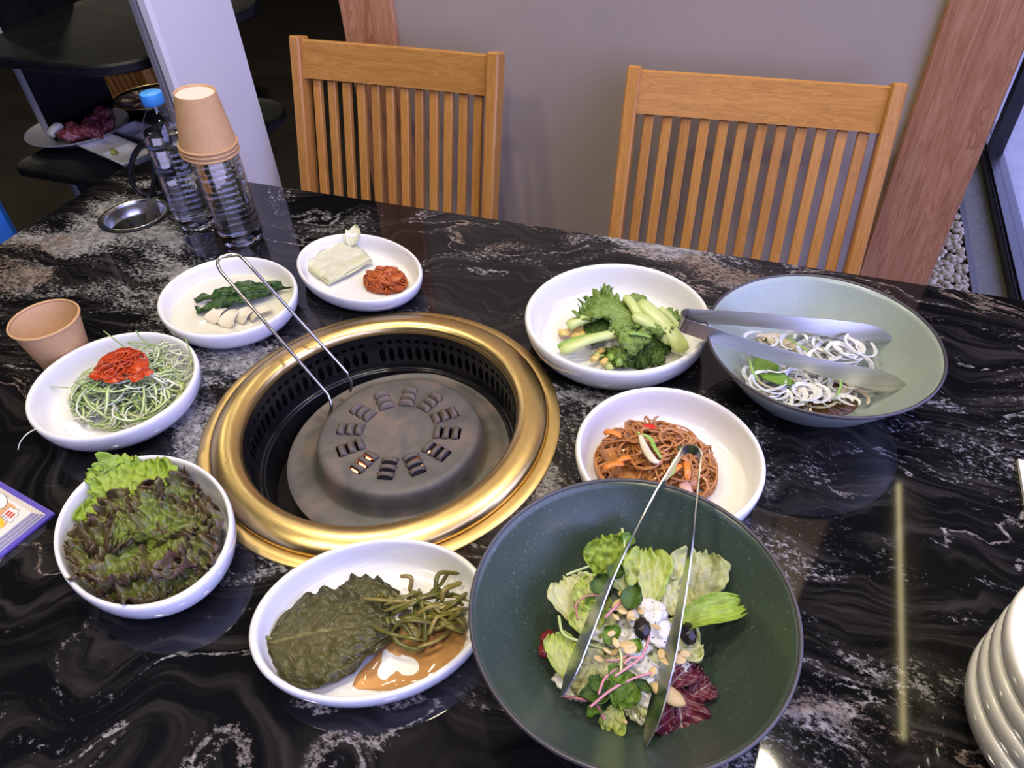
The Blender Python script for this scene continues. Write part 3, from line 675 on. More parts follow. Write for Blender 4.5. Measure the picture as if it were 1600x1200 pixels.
tag(m.build('shredded_scallion', [V_WHITE, V_PALE, V_GREEN]), 'heap of fine shredded pale green scallion in white dish', 'scallion', kind='stuff')
m = MB(); r_ = random.Random(5)
for i, (px, py, s_) in enumerate([(190, 560, .019), (170, 575, .015), (212, 572, .015), (155, 585, .011), (200, 555, .013), (228, 582, .008), (176, 590, .011), (213, 590, .008)]):
    q = at(px, py, .048); m.blob(q, (s_, s_ * .8, s_ * .24), i, .35, 14, 1.5)
c = at(190, 574, .045); hair(m, (c.x, c.y), .030, .026, TZ + .046, TZ + .056, 110, .0014, .0009, r_, [0], .95, (1, 4), (.02, .04))
tag(m.build('red_sauce', V_CHILI), 'glossy red chili sauce on the scallion heap', 'sauce', kind='stuff')

# ------------------------------------------------------------------ broth dish
def puddle(name, mat, c, a, b, ang, z, label, cat, wob=.0, seed=0, seg=64, hole=None):
    m = MB(); prof = []
    vs = [(0, 0, 0)]; ca, sa = math.cos(ang), math.sin(ang); fs = []
    for k in range(seg):
        t = 2 * PI * k / seg; s_ = 1 + wob * noise.noise(Vector((math.cos(t) * 1.7, math.sin(t) * 1.7, seed)))
        x, y = a * s_ * math.cos(t), b * s_ * math.sin(t); vs.append((x * ca - y * sa, x * sa + y * ca, 0))
    n0 = len(vs)
    for k in range(1, n0): x, y, _ = vs[k]; vs.append((x * 1.02, y * 1.02, -.0012))
    for k in range(seg):
        k2 = (k + 1) % seg; fs.append((0, 1 + k, 1 + k2)); fs.append((1 + k, n0 + k, n0 + k2, 1 + k2))
    m.add(vs, fs); o = m.build(name, mat); o.location = (c[0], c[1], z); tag(o, label, cat, kind='stuff'); return o
d = DISH['soup']; puddle('broth', BROTH, d[0], d[1] * .885, d[2] * .885, d[3], TZ + .0125, 'cloudy pale broth filling the dish of greens', 'broth')
G = 'greens and radish in broth'
leaf('wilted_green', L_SOUP, at(306, 472, .015), at(445, 452, .017), .011, 'long dark green wilted leaf, rear one in the broth', 'greens', G, ruf=.5, jag=.3, shape='oval', seed=3, nu=30, nv=12, bend=.06, cup=.3, freq=8)
leaf('wilted_green', L_SOUP, at(308, 490, .014), at(420, 462, .018), .013, 'dark green wilted leaf, nearer one in the broth', 'greens', G, ruf=.5, jag=.3, shape='oval', seed=4, nu=30, nv=12, bend=.07, cup=.3, freq=8)
def slab(name, mat, p0, p1, W, th, label, cat, group=None, roll=0.0, bend=.08, taper=.0, seed=0, cupv=.0, nu=10):
    p0, p1 = Vector(p0), Vector(p1); L = (p1 - p0).length; m = MB(); path = []; rad = []
    vs = []; so = seed * 3.1
    for i in range(nu + 1):
        t = i / nu; ww = W * (1 - taper * t) * (1 + .12 * noise.noise(Vector((t * 3, so, 0)))); z = bend * L * math.sin(PI * t)
        e = min(1, min(t, 1 - t) * nu * .8 + .55)
        for k in range(10):
            an = 2 * PI * k / 10; cx, sx = math.cos(an), math.sin(an); x = ww * math.copysign(abs(cx) ** .6, cx) * e
            vs.append((x, t * L, z + th / 2 * math.copysign(abs(sx) ** .6, sx) * e + cupv * x * x / max(ww, 1e-6)))
    fs = [tuple(range(10)), tuple(nu * 10 + k for k in range(9, -1, -1))]
    for i in range(nu):
        for k in range(10): k2 = (k + 1) % 10; fs.append((i * 10 + k2, i * 10 + k, (i + 1) * 10 + k, (i + 1) * 10 + k2))
    m.add(vs, fs); o = m.build(name, mat); o.matrix_world = frame(p0, p1, roll); tag(o, label, cat, group); return o
for i, (a, b, c_, d_, W, wd) in enumerate([(330, 505, 352, 480, .013, 'leftmost, pointed'), (352, 512, 372, 484, .013, 'second from the left'), (372, 505, 395, 482, .014, 'middle one'), (390, 500, 425, 482, .011, 'rightmost, longest'), (338, 486, 360, 476, .008, 'small one against the greens')]):
    slab('radish_slice', V_RADISH, at(a, b, .013), at(c_, d_, .019), W, .002, 'thin cream radish slice in the broth, ' + wd, 'radish', G, taper=.5, bend=.15, seed=i, cupv=.25)

# ------------------------------------------------------------------ cabbage square and seasoned radish
P = [at(472, 415, .010), at(515, 445, .010), at(583, 408, .012), at(543, 365, .018)]
m = MB()
for k in range(3):
    def fn(u, v_, k=k):
        a = P[0].lerp(P[1], u); b = P[3].lerp(P[2], u); q = a.lerp(b, v_); n_ = noise.noise(q * 55 + Vector((0, 0, k)))
        ex = 1 - .03 * k; cx = (P[0] + P[1] + P[2] + P[3]) / 4; q = cx + (q - cx) * ex
        return (q.x + .004 * n_, q.y + .004 * noise.noise(q * 60), q.z + .0013 * k + .005 * n_ * min(1, k))
    m.grid(fn, 14, 14)
cb = m.build('pickled_cabbage', L_CAB, sol=.0008); tag(cb, 'stack of pale yellow pickled cabbage squares in small white dish', 'cabbage')
leaf('cabbage_flap', L_CAB, at(548, 385, .018), at(557, 354, .034), .012, None, parent=cb, shape='oval', seed=6, ruf=.3)
c = at(602, 438, .012); m = MB(); r_ = random.Random(4)
m.blob((c.x, c.y, TZ + .012), (.026, .021, .014), 3, .6, 14, 3)
hair(m, (c.x, c.y), .031, .024, TZ + .008, TZ + .031, 190, .0012, .0009, r_, [0], .95, (1, 5), (.015, .03))
tag(m.build('seasoned_radish', V_SEAS), 'mound of red seasoned shredded radish in small white dish', 'radish', kind='stuff')

# ------------------------------------------------------------------ mustard kimchi
G = 'stems of the mustard kimchi'
for i, (a, b, c_, d_, W, z0, z1, mt, wd) in enumerate([
    (875, 548, 972, 518, .0062, .018, .030, V_STEM, 'pale green stem lying at the left front'), (871, 541, 935, 523, .0045, .013, .022, V_STEMG, 'dark green stem edge under the left stem'),
    (978, 462, 1000, 495, .0058, .038, .040, V_STEM, 'short pale stem at the back of the heap'), (1000, 470, 1072, 548, .0085, .040, .016, V_STEM, 'long thick pale stem on the right'),
    (990, 490, 1050, 535, .0075, .036, .020, V_STEM, 'second thick stem left of the longest'), (886, 508, 930, 492, .0070, .022, .028, V_STEM, 'stubby white stem at the far left'),
    (982, 520, 1018, 527, .0022, .034, .034, V_STEMG, 'thin green stem across the middle'), (1032, 480, 1062, 512, .0040, .033, .022, V_STEM, 'thin pale stem at the far right')]):
    slab('mustard_green', mt, at(a, b, z0 + (.016 if i in (2, 3, 4, 6, 7) else .008)), at(c_, d_, z1 + .008), W * 1.15, W, wd + ' of the kimchi', 'stem', G, bend=.06, taper=-.15 if i == 3 else .1, seed=i, cupv=-.35)
G = 'leaves of the mustard kimchi'
for i, (a, b, c_, d_, W, z0, z1, mt, wd) in enumerate([
    (992, 498, 914, 474, .020, .042, .040, L_KIM, 'large light leaf on top, at the back left'), (955, 468, 938, 456, .012, .036, .040, L_KIM, 'small leaf tip at the very back'), (970, 515, 1005, 540, .017, .046, .038, L_KIM, 'leaf folded over the middle'),
    (1000, 530, 985, 572, .014, .032, .012, L_DARK, 'dark leaf at the front right'), (1015, 520, 1035, 555, .016, .032, .014, L_DARK, 'dark leaf under the thick stems'), (1025, 485, 1055, 505, .013, .032, .026, L_KIM, 'leaf end at the far right'),
    (950, 500, 915, 525, .014, .034, .016, L_DARK, 'dark leaf at the left'), (970, 540, 980, 570, .012, .030, .014, L_KIM, 'leaf hanging down at the front'), (1000, 485, 1040, 520, .010, .046, .040, L_KIM, 'narrow leaf between the thick stems'), (985, 460, 1003, 475, .010, .040, .038, L_KIM, 'tiny leaf beside the short stem'), (1000, 545, 945, 560, .011, .024, .014, L_KIM, 'crumpled leaf low at the front'), (1030, 540, 1020, 572, .010, .022, .012, L_DARK, 'dark leaf end at the lowest front'), (960, 495, 985, 520, .015, .042, .040, L_KIM, 'leaf across the centre')]):
    leaf('mustard_leaf', mt, at(a, b, z0), at(c_, d_, z1), W * 1.3, wd + ' of the kimchi', 'leaf', G, ruf=.35, jag=.22, cup=-.2, bend=.1, shape='fan', seed=30 + i, nu=20, nv=22, freq=7)
m = MB(); q = at(897, 521, .016)
for i in range(9): m.blob((q.x + rnd.uniform(-.014, .014), q.y + rnd.uniform(-.007, .007), q.z + rnd.uniform(-.003, .004)), (.007, .005, .004), i, .6, 7, 3)
tag(m.build('cabbage_piece', V_EGG), 'yellow crinkled cabbage piece at the left of the mustard kimchi', 'cabbage')
G = 'chopped bits at the front of the kimchi'
for i, (px, py) in enumerate([(935, 555), (945, 565), (955, 558), (962, 550), (940, 548), (968, 566), (952, 572), (930, 560), (975, 556)]):
    q = at(px, py, .014 + .004 * (i % 3)); m = MB(); m.blob((0, 0, 0), (.006, .004, .004), i, .6, 7, 2.5); o = m.build('chopped_bit', (V_STEM, V_EGG, V_STEMG)[i % 3]); o.location = q; o.rotation_euler = (0, 0, i)
    tag(o, 'small chopped stem bit at the front of the mustard kimchi', 'vegetable', G)

# ------------------------------------------------------------------ japchae
c = at(1024, 722, .018); m = MB(); r_ = random.Random(21)
m.blob((c.x, c.y, TZ + .012), (.050, .044, .020), 5, .5, 16, 2.5)
hair(m, (c.x, c.y), .060, .054, TZ + .008, TZ + .048, 330, .0016, .0016, r_, [0], .97, (1.5, 6.5), (.03, .075), 5)
m.tube(bezier([at(1020, 670, .03), at(1016, 660, .03), at(1009, 650, .032)], 6), .0012, 5)
tag(m.build('glass_noodles', V_NOOD), 'tangled heap of shiny brown glass noodles in white dish', 'noodles', kind='stuff')
G = 'vegetables in the glass noodles'
for i, (a, b, c_, d_, W, mt, wd) in enumerate([(943, 675, 972, 683, .0032, V_CARROT, 'orange carrot strip at the upper left'), (942, 733, 975, 725, .0030, V_CARROT, 'orange carrot strip at the left'), (962, 724, 986, 715, .0028, V_CARROT, 'short carrot strip near the left middle'),
    (1048, 742, 1066, 727, .0026, V_CARROT, 'bright carrot tip between the tong arms'), (1072, 722, 1074, 750, .0032, V_CARROT, 'carrot strip by the right tong arm'), (1000, 671, 1024, 668, .0036, V_RED, 'red pepper strip on top'), (1062, 764, 1080, 762, .0075, V_PORK, 'pink pork slice at the front')]):
    slab('noodle_vegetable', mt, at(a, b, .040 if i != 6 else .030), at(c_, d_, .040 if i != 6 else .030), W, .003, wd + ' of the glass noodles', 'vegetable', G, bend=.15, seed=i)
for i, (pts, W, mt, wd) in enumerate([([(1000, 680), (1008, 700), (1020, 718), (1030, 722)], .0042, V_ONIONB, 'curved cooked onion slice'), ([(995, 675), (1015, 684), (1022, 698), (1033, 716)], .0024, V_STEMG, 'dark green chive strand'), ([(1054, 718), (1050, 735), (1040, 748)], .0032, V_STEMG, 'green chive piece in the middle'), ([(1058, 700), (1066, 700), (1070, 704)], .0026, L_DARK, 'green chive piece at the right')]):
    m = MB(); pp = [at(a, b, .049 if i < 2 else .044) for a, b in pts]; pt = bezier(pp, 6); m.tube(pt, [W * (.5 + .5 * math.sin(PI * k / (len(pt) - 1))) for k in range(len(pt))], 8, 0, (1, .45)); o = m.build('noodle_vegetable', mt); tag(o, wd + ' of the glass noodles', 'vegetable', G)

# ------------------------------------------------------------------ perilla and garlic stems
outer_ = [(737, 985), (728, 1028), (690, 1056), (640, 1074), (590, 1083), (548, 1076), (556, 1056), (578, 1030), (598, 1002), (625, 975), (660, 955), (705, 945), (730, 955)]
hc = (618, 1038); NP = 56; m = MB(); vs = []
def pr_at(poly, an):
    best = 0; dx, dy = math.cos(an), math.sin(an)
    for k in range(len(poly)):
        (x0, y0), (x1, y1) = poly[k], poly[(k + 1) % len(poly)]; x0 -= hc[0]; x1 -= hc[0]; y0 -= hc[1]; y1 -= hc[1]
        ex, ey = x1 - x0, y1 - y0; den = dx * ey - dy * ex
        if abs(den) < 1e-9: continue
        t = (x0 * ey - y0 * ex) / den; u = (x0 * dy - y0 * dx) / den
        if t > 0 and -1e-6 <= u <= 1 + 1e-6: best = max(best, t)
    return best
for k in range(NP):
    an = 2 * PI * k / NP; ro_ = pr_at(outer_, an) * .97 + 2 * math.sin(an * 5); rh = (30 if abs(math.cos(an)) > .5 else 22) * (1 + .25 * math.sin(an * 3 + 1)) * (.55 + .45 * abs(math.cos(an)))
    rh = min(rh, ro_ * .8)
    for rr, z in ((ro_, .0053), (ro_ * .985, .0062), (ro_ * .5 + rh * .5, .0066), (rh * 1.03, .0062), (rh, .0053)):
        vs.append(at(hc[0] + rr * math.cos(an), hc[1] + rr * math.sin(an), z))
m.add(vs, [(k * 5 + a, k * 5 + a + 1, ((k + 1) % NP) * 5 + a + 1, ((k + 1) % NP) * 5 + a) for k in range(NP) for a in range(4)])
tag(m.build('soy_puddle', SOY), 'thin brown soy sauce pooled under the garlic stems', 'sauce', kind='stuff')
per = leaf('perilla_leaf', L_PER, at(418, 1005, .013), at(622, 975, .017), .045, 'large dark pickled perilla leaf lying flat', 'leaf', 'pickled perilla leaves', shape='heart', ruf=.10, jag=.035, cup=-.12, bend=.05, seed=50, nu=44, nv=40, freq=9, sol=.0012)
leaf('perilla_leaf', L_PER, at(520, 960, .010), at(622, 925, .012), .032, 'second perilla leaf showing behind the large one', 'leaf', 'pickled perilla leaves', shape='heart', ruf=.12, jag=.04, cup=-.1, bend=.05, seed=51, nu=30, nv=30, freq=9, sol=.0012)
for k, (a, b, c_, d_) in enumerate([(395, 1002, 432, 1010), (394, 1010, 430, 1014), (405, 995, 440, 1003)]):
    m = MB(); p0, p1 = at(a, b, .012 + .002 * (k == 2)), at(c_, d_, .011); mi = per.matrix_world.inverted()
    m.tube([mi @ p0, mi @ p0.lerp(p1, .5), mi @ p1], [.0026, .0023, .0018], 8); m.build('stalk', (V_GARLIC2, V_GARLIC2, V_GARLIC)[k], per)
r_ = random.Random(8); G = 'pickled garlic stems'
gs = [(565, 935, 705, 928), (600, 955, 720, 930), (570, 970, 660, 1000), (610, 965, 690, 945), (640, 940, 722, 990), (655, 920, 660, 990), (590, 930, 640, 945), (672, 925, 700, 895), (680, 930, 718, 896), (690, 940, 722, 910), (668, 950, 728, 978), (675, 965, 730, 985), (650, 960, 720, 960), (600, 945, 660, 925), (665, 975, 725, 960), (640, 985, 670, 960), (615, 980, 650, 1005), (690, 955, 730, 925), (625, 900, 640, 925), (620, 940, 690, 960), (605, 935, 590, 955), (660, 935, 735, 940), (700, 970, 732, 950), (680, 985, 728, 968)]
for _ in range(26):
    a_, b_ = r_.gauss(668, 26), r_.gauss(948, 20); h_ = r_.uniform(-.9, .9); l_ = r_.uniform(16, 40); gs.append((max(600, a_ - l_ * math.cos(h_)), b_ - l_ * .6 * math.sin(h_), min(730, a_ + l_ * math.cos(h_)), b_ + l_ * .6 * math.sin(h_)))
for i, (a, b, c_, d_) in enumerate(gs):
    p0, p1 = at(a, b, r_.uniform(.010, .026)), at(c_, d_, r_.uniform(.010, .026)); mid = (p0 + p1) / 2 + Vector((r_.uniform(-.008, .008), r_.uniform(-.008, .008), r_.uniform(.002, .010))); W = r_.uniform(.0013, .0024)
    m = MB(); pt = bezier([p0, mid, p1], 6); m.tube(pt, [W * .5] + [W] * (len(pt) - 2) + [W * .3], 8, 0, (1, .65)); o = m.build('garlic_scape', V_GARLIC if i % 3 else V_GARLIC2); mx_, my_ = (a + c_) / 2, (b + d_) / 2
    tag(o, 'pickled %s garlic stem strip at the %s of the tangle' % ('olive green' if i % 3 else 'yellowish', ('rear ' if my_ < 940 else 'front ' if my_ > 962 else 'middle ') + ('left' if mx_ < 655 else 'right' if mx_ > 685 else 'centre')), 'garlic stem', G)
m = MB(); pt = bezier([at(604, 965, .020), at(618, 1000, .012), at(645, 1014, .012), at(662, 1008, .014), at(664, 970, .024), at(655, 930, .026)], 6); m.tube(pt, .0024, 8, 0, (1, .8)); tag(m.build('garlic_scape', V_GARLIC), 'long garlic stem looping down towards the front of the dish', 'garlic stem', G)
slab('garlic_clove', V_GARLIC2, at(632, 977, .020), at(656, 996, .014), .0045, .006, 'pale garlic slice among the garlic stems', 'garlic', None, bend=.1)

# ------------------------------------------------------------------ onion salad
q = at(1235, 610, .016); puddle('soy_broth', SOYD, (LB[0] + .004, LB[1] - .013), .048, .037, 0, TZ + .0138, 'brown soy broth at the bottom of the celadon bowl', 'sauce')
r_ = random.Random(31); G = 'onion slices in the celadon bowl'
def bowl_r(z): return LB_R * (.54 + (min(max(z, .0146), .07) - .0146) / .056 * .40)
LB_R = .1191
def onion(cx, cy, z, rr, a0, a1, wid, tilt, mat, label):
    m = MB(); c = at(cx, cy, z); pts = []
    dv = Vector((c.x - LB[0], c.y - LB[1])); mx_ = bowl_r(z) - rr - .004
    if dv.length > mx_: dv *= mx_ / dv.length; c = Vector((LB[0] + dv.x, LB[1] + dv.y, c.z))
    tx, ty = tilt
    for k in range(15):
        a = a0 + (a1 - a0) * k / 14; x, y = rr * math.cos(a), rr * math.sin(a) * .85; pts.append((c.x + x, c.y + y, c.z + x * tx + y * ty))
    m.band(pts, [wid * (.45 + .55 * math.sin(PI * k / 14)) for k in range(15)], .0014, [(1.1 * math.cos(a0 + (a1 - a0) * k / 14) + tx, 1.1 * math.sin(a0 + (a1 - a0) * k / 14) + ty, .8) for k in range(15)]); o = m.build('onion_slice', mat, smooth=True); sharp(o, 40); tag(o, label, 'onion', G)
for i in range(130):
    if i < 82: cx, cy, z = 1252 + r_.gauss(0, 50), 606 + r_.gauss(0, 18), r_.uniform(.016, .040); lb = 'thin curved onion slice in the nearer heap of the celadon bowl'; mt = V_ONION if i % 4 else V_ONIONB
    elif i < 118: cx, cy, z = 1290 + r_.gauss(0, 26), 545 + r_.gauss(0, 12), r_.uniform(.030, .052); lb = 'white onion slice in the heap between the tong arms'; mt = V_ONION
    else: cx, cy, z = 1215 + r_.gauss(0, 20), 535 + r_.gauss(0, 8), r_.uniform(.022, .034); lb = 'soy-stained onion slice under the rear tong arm'; mt = V_ONIONB
    lb = lb.replace('onion slice', 'onion slice ' + ('far left' if cx < 1205 else 'left of centre' if cx < 1240 else 'at centre' if cx < 1275 else 'right of centre' if cx < 1310 else 'far right'))
    a0 = r_.uniform(0, 2 * PI); onion(cx, cy, z, r_.uniform(.010, .020), a0, a0 + r_.uniform(2.6, 5.4), r_.uniform(.0035, .0060), (r_.uniform(-.35, .35), r_.uniform(-.35, .35)), mt, lb)
for (cx, cy, z, rr, a0, a1, lb) in [(1275, 515, .034, .022, .3, 3.4, 'wide onion ring lying at the back of the celadon bowl'), (1300, 516, .036, .016, -.2, 3.0, 'smaller onion ring beside the wide one at the back'), (1372, 562, .026, .020, -1.4, 1.2, 'lone onion ring at the right side of the celadon bowl'), (1215, 612, .026, .015, .2, 5.8, 'round onion ring at the front left of the heap'), (1180, 595, .028, .014, .5, 4.6, 'onion ring at the far left of the heap')]:
    onion(cx, cy, z, rr, a0, a1, .0055, (.1, .15), V_ONION, lb)
G = 'green garnish on the onion'
for i, (a, b, c_, d_, W, wd) in enumerate([(1195, 560, 1195, 592, .014, 'large round green leaf'), (1190, 590, 1240, 600, .010, 'curled green leaf in front'), (1205, 560, 1228, 570, .008, 'small green leaf behind')]):
    leaf('garnish_leaf', L_HERB, at(a, b, .042), at(c_, d_, .040), W, wd + ' on the sliced onion', 'leaf', G, shape='oval', ruf=.15, seed=70 + i, nu=12, nv=12)
for i, pts in enumerate([[(1230, 528), (1250, 540), (1268, 552)], [(1312, 592), (1314, 602), (1308, 618)], [(1170, 560), (1176, 580), (1184, 592)], [(1306, 533), (1309, 537), (1310, 540)]]):
    m = MB(); m.tube(bezier([at(a, b, .050) for a, b in pts], 4), .0011, 6, 0, (1.3, .5)); tag(m.build('scallion_shred', V_STEMG), ('long green shred between the tong arms', 'green shred at the front right of the onion', 'green shred at the left of the onion', 'tiny green shred on the white onion')[i], 'scallion', G)

# ------------------------------------------------------------------ leaf salad in the dark bowl
G = 'lettuce pieces in the leaf salad'
for i, (a, b, c_, d_, W, z0, z1, mt, sh, kw, wd) in enumerate([
    (955, 905, 940, 838, .021, .030, .058, L_GRN, 'fan', dict(ruf=.25, cup=.3), 'bright green crinkled piece at the back'),
    (915, 985, 880, 905, .020, .030, .048, L_PALE, 'fan', dict(ruf=.12, cup=.4), 'broad pale piece at the left'),
    (940, 960, 905, 908, .016, .034, .052, L_YEL, 'fan', dict(ruf=.2, cup=.3), 'yellow-green piece beside the pale one'),
    (1010, 955, 1010, 860, .020, .038, .058, L_YEL, 'fan', dict(ruf=.22, cup=.2), 'yellow-green piece behind the centre'),
    (1030, 950, 1043, 868, .014, .034, .054, L_PALE, 'fan', dict(ruf=.15, cup=.2), 'creamy piece along the right tong arm'),
    (1078, 950, 1098, 862, .024, .028, .058, L_VEIN, 'fan', dict(ruf=.10, cup=.25), 'veined translucent piece at the right rear'),
    (1040, 990, 1160, 950, .016, .036, .050, L_GRN, 'fan', dict(ruf=.25, curl=1.2, bend=.12), 'curled green strip pointing right'),
    (885, 1060, 868, 990, .012, .026, .042, L_YEL, 'fan', dict(ruf=.25, cup=.3), 'upright yellow-green piece at the far left'),
    (1040, 1020, 1098, 1010, .014, .030, .040, L_PALE, 'fan', dict(ruf=.3, cup=.3), 'frilly pale piece right of centre'),
    (965, 1098, 955, 1142, .010, .030, .018, L_YEL, 'fan', dict(ruf=.2, cup=.3), 'small yellow-green piece at the front'),
    (985, 1050, 965, 1105, .014, .042, .030, L_HERB, 'oval', dict(ruf=.15), 'smooth green leaf at the front'),
    (960, 1010, 925, 1060, .018, .034, .030, L_PALE, 'fan', dict(ruf=.2), 'pale piece under the left tong arm'),
    (1000, 1050, 1040, 1110, .020, .030, .024, L_PALE, 'fan', dict(ruf=.2), 'dressed pale piece at the front right'),
    (1000, 1000, 940, 1000, .022, .030, .034, L_PALE, 'fan', dict(ruf=.2), 'dressed pale piece at the centre left'),
    (1000, 980, 1060, 1020, .022, .030, .034, L_PALE, 'fan', dict(ruf=.2), 'dressed pale piece at the centre right'),
    (930, 1000, 905, 950, .015, .036, .048, L_YEL, 'fan', dict(ruf=.3, cup=.4), 'crumpled yellow-green piece at the left centre'), (985, 930, 960, 885, .014, .044, .056, L_YEL, 'fan', dict(ruf=.3, cup=.3), 'crumpled piece under the left tong arm at the back'),
    (1045, 960, 1070, 915, .016, .036, .048, L_PALE, 'fan', dict(ruf=.25, cup=.3), 'pale piece in front of the veined one'), (930, 1040, 890, 1075, .014, .034, .026, L_PALE, 'fan', dict(ruf=.3), 'dressed piece at the left tong tip'), (1005, 1085, 1000, 1125, .013, .030, .020, L_PALE, 'fan', dict(ruf=.3), 'dressed piece at the front between the tong tips')]):
    leaf('salad_lettuce', mt, at(a, b, z0), at(c_, d_, z1), W, wd + ' of the leaf salad', 'leaf', G, shape=sh, seed=90 + i, jag=.09, nu=28, nv=32, freq=5, **kw)
G = 'radicchio pieces'
for i, (a, b, c_, d_, W, z0, z1, wd) in enumerate([(1055, 1075, 1068, 1150, .022, .034, .020, 'large dark red radicchio piece at the front right'), (1045, 1075, 1085, 1035, .013, .030, .036, 'folded radicchio piece behind the large one'), (1080, 1090, 1112, 1068, .011, .024, .030, 'small radicchio piece at the far right'), (1050, 1095, 1025, 1130, .012, .028, .022, 'radicchio piece under the right tong tip')]):
    leaf('radicchio_leaf', L_RAD, at(a, b, z0), at(c_, d_, z1), W, wd + ' of the salad', 'leaf', G, shape='fan', seed=120 + i, ruf=.22, cup=.25, jag=.08, nu=20, nv=22)
G = 'small dark herb leaves in the salad'
for i, (a, b, c_, d_, W, z, mt, wd) in enumerate([(950, 928, 935, 900, .010, .054, L_DARK, 'round dark leaf left of the left tong arm'), (960, 905, 972, 885, .008, .058, L_DARK, 'dark leaf under the left tong arm'), (982, 955, 995, 915, .0085, .064, L_DARK, 'pointed dark leaf at the centre'), (975, 850, 988, 836, .006, .060, L_HERB, 'sprout leaf at the very back'), (965, 1000, 945, 980, .008, .056, L_HERB, 'leaf left of the almonds'),
    (950, 1085, 905, 1088, .009, .036, L_DARK, 'dark leaf at the left front'), (940, 1060, 930, 1085, .008, .040, L_DARK, 'leaf in the front sprout cluster'), (1000, 1075, 1008, 1062, .008, .046, L_DARK, 'dark leaf at the front right'), (940, 1108, 918, 1122, .006, .026, L_HERB, 'small round leaf at the lowest left'), (955, 1060, 972, 1045, .008, .052, L_HERB, 'leaf at the front centre'), (990, 1020, 1000, 1000, .006, .060, L_HERB, 'small leaf beside the dark raisin'), (930, 945, 915, 955, .008, .044, L_HERB, 'yellowish leaf at the left')]):
    leaf('herb_leaf', mt, at(a, b, z), at(c_, d_, z + .003), W, wd + ' of the leaf salad', 'leaf', G, shape='heart' if i % 3 else 'oval', seed=140 + i, ruf=.35, cup=.5, roll=rnd.uniform(-.5, .5), nu=12, nv=12)
m = MB()
for i, (px, py, s_, z) in enumerate([(1012, 960, .017, .050), (1000, 915, .013, .048), (1020, 985, .016, .048), (900, 1030, .012, .034), (930, 985, .014, .042), (1000, 1045, .016, .042), (1010, 1085, .013, .036), (880, 1060, .009, .026), (1065, 985, .010, .034), (960, 1060, .015, .034), (1050, 1030, .014, .038), (1000, 1110, .011, .024), (900, 1080, .009, .024), (985, 1000, .018, .046)]):
    m.blob(at(px, py, z - .004), (s_ * .9, s_ * .75, s_ * .32), i, .7, 14, 1.8)
tag(m.build('salad_dressing', V_DRESS), 'white black-speckled dressing spooned over the leaf salad', 'dressing', kind='stuff')
G = 'almond slices on the leaf salad'; r_ = random.Random(77)
alm = [(968, 945, .010), (985, 962, .007), (975, 955, .007), (972, 930, .006), (990, 968, .006), (962, 965, .005), (980, 1008, .009), (985, 1015, .008), (960, 1020, .006), (962, 1005, .006), (972, 1030, .006), (1040, 1032, .010), (1055, 1025, .008), (1062, 1032, .007), (1033, 1022, .007), (1025, 980, .006), (1010, 1000, .006), (955, 990, .005), (1000, 955, .006), (935, 1030, .006), (1020, 1050, .006), (948, 1018, .005), (1070, 1022, .006), (1068, 1092, .006), (1015, 1130, .005), (976, 1128, .004)]
for i, (px, py, s_) in enumerate(alm):
    m = MB(); m.lathe([(0, 0), (.7, 0), (.95, .00025), (1, .0006), (.95, .0009), (.7, .0012), (0, .0012)], 14, s_ * .68, s_ * .42); o = m.build('almond_slice', V_ALM); zz = .064 if 940 < px < 1010 and py < 1020 else .054
    if py > 1080: zz = .030
    o.location = at(px, py, zz); o.rotation_euler = (r_.uniform(-.5, .5), r_.uniform(-.5, .5), r_.uniform(0, PI))
    tag(o, 'thin %s almond slice on the leaf salad, %s' % ('large' if s_ > .0075 else 'small' if s_ < .0058 else 'toasted', 'by the radicchio at the front' if py > 1080 else 'beside the right tong arm' if px > 1018 else 'behind the raisin between the tong arms' if py < 975 else 'at the middle right between the tong arms' if px > 978 else 'at the middle left between the tong arms'), 'almond', G)
m = MB(); m.blob((0, 0, 0), (.014, .0065, .004), 3, .1, 12); o = m.build('almond_kernel', V_ALM); o.location = at(1044, 1085, .042); o.rotation_euler = (0, .2, -.2); tag(o, 'whole pale almond kernel beside the radicchio', 'almond')
for px, py, z, wd in ((1004, 982, .064, 'black raisin at the centre of the leaf salad'), (1076, 990, .046, 'black raisin at the right under the curled lettuce')):
    m = MB(); m.blob((0, 0, 0), (.0062, .0085, .0052), 2, .25, 14, 4); o = m.build('raisin', V_RAISIN); o.location = at(px, py, z); o.rotation_euler = (0, 0, .3); tag(o, wd, 'raisin', 'raisins in the salad')
for px, py, wd in ((856, 997, 'dark red kidney bean, the rear of two at the left edge of salad'), (853, 1015, 'dark red kidney bean, the nearer of two at the left edge of salad')):
    m = MB(); m.blob((0, 0, 0), (.0058, .0078, .005), 4, .2, 12); o = m.build('kidney_bean', V_BEAN); o.location = at(px, py, .030); o.rotation_euler = (0, 0, -.2); tag(o, wd, 'bean', 'kidney beans in the salad')
G = 'sprout stems on the leaf salad'
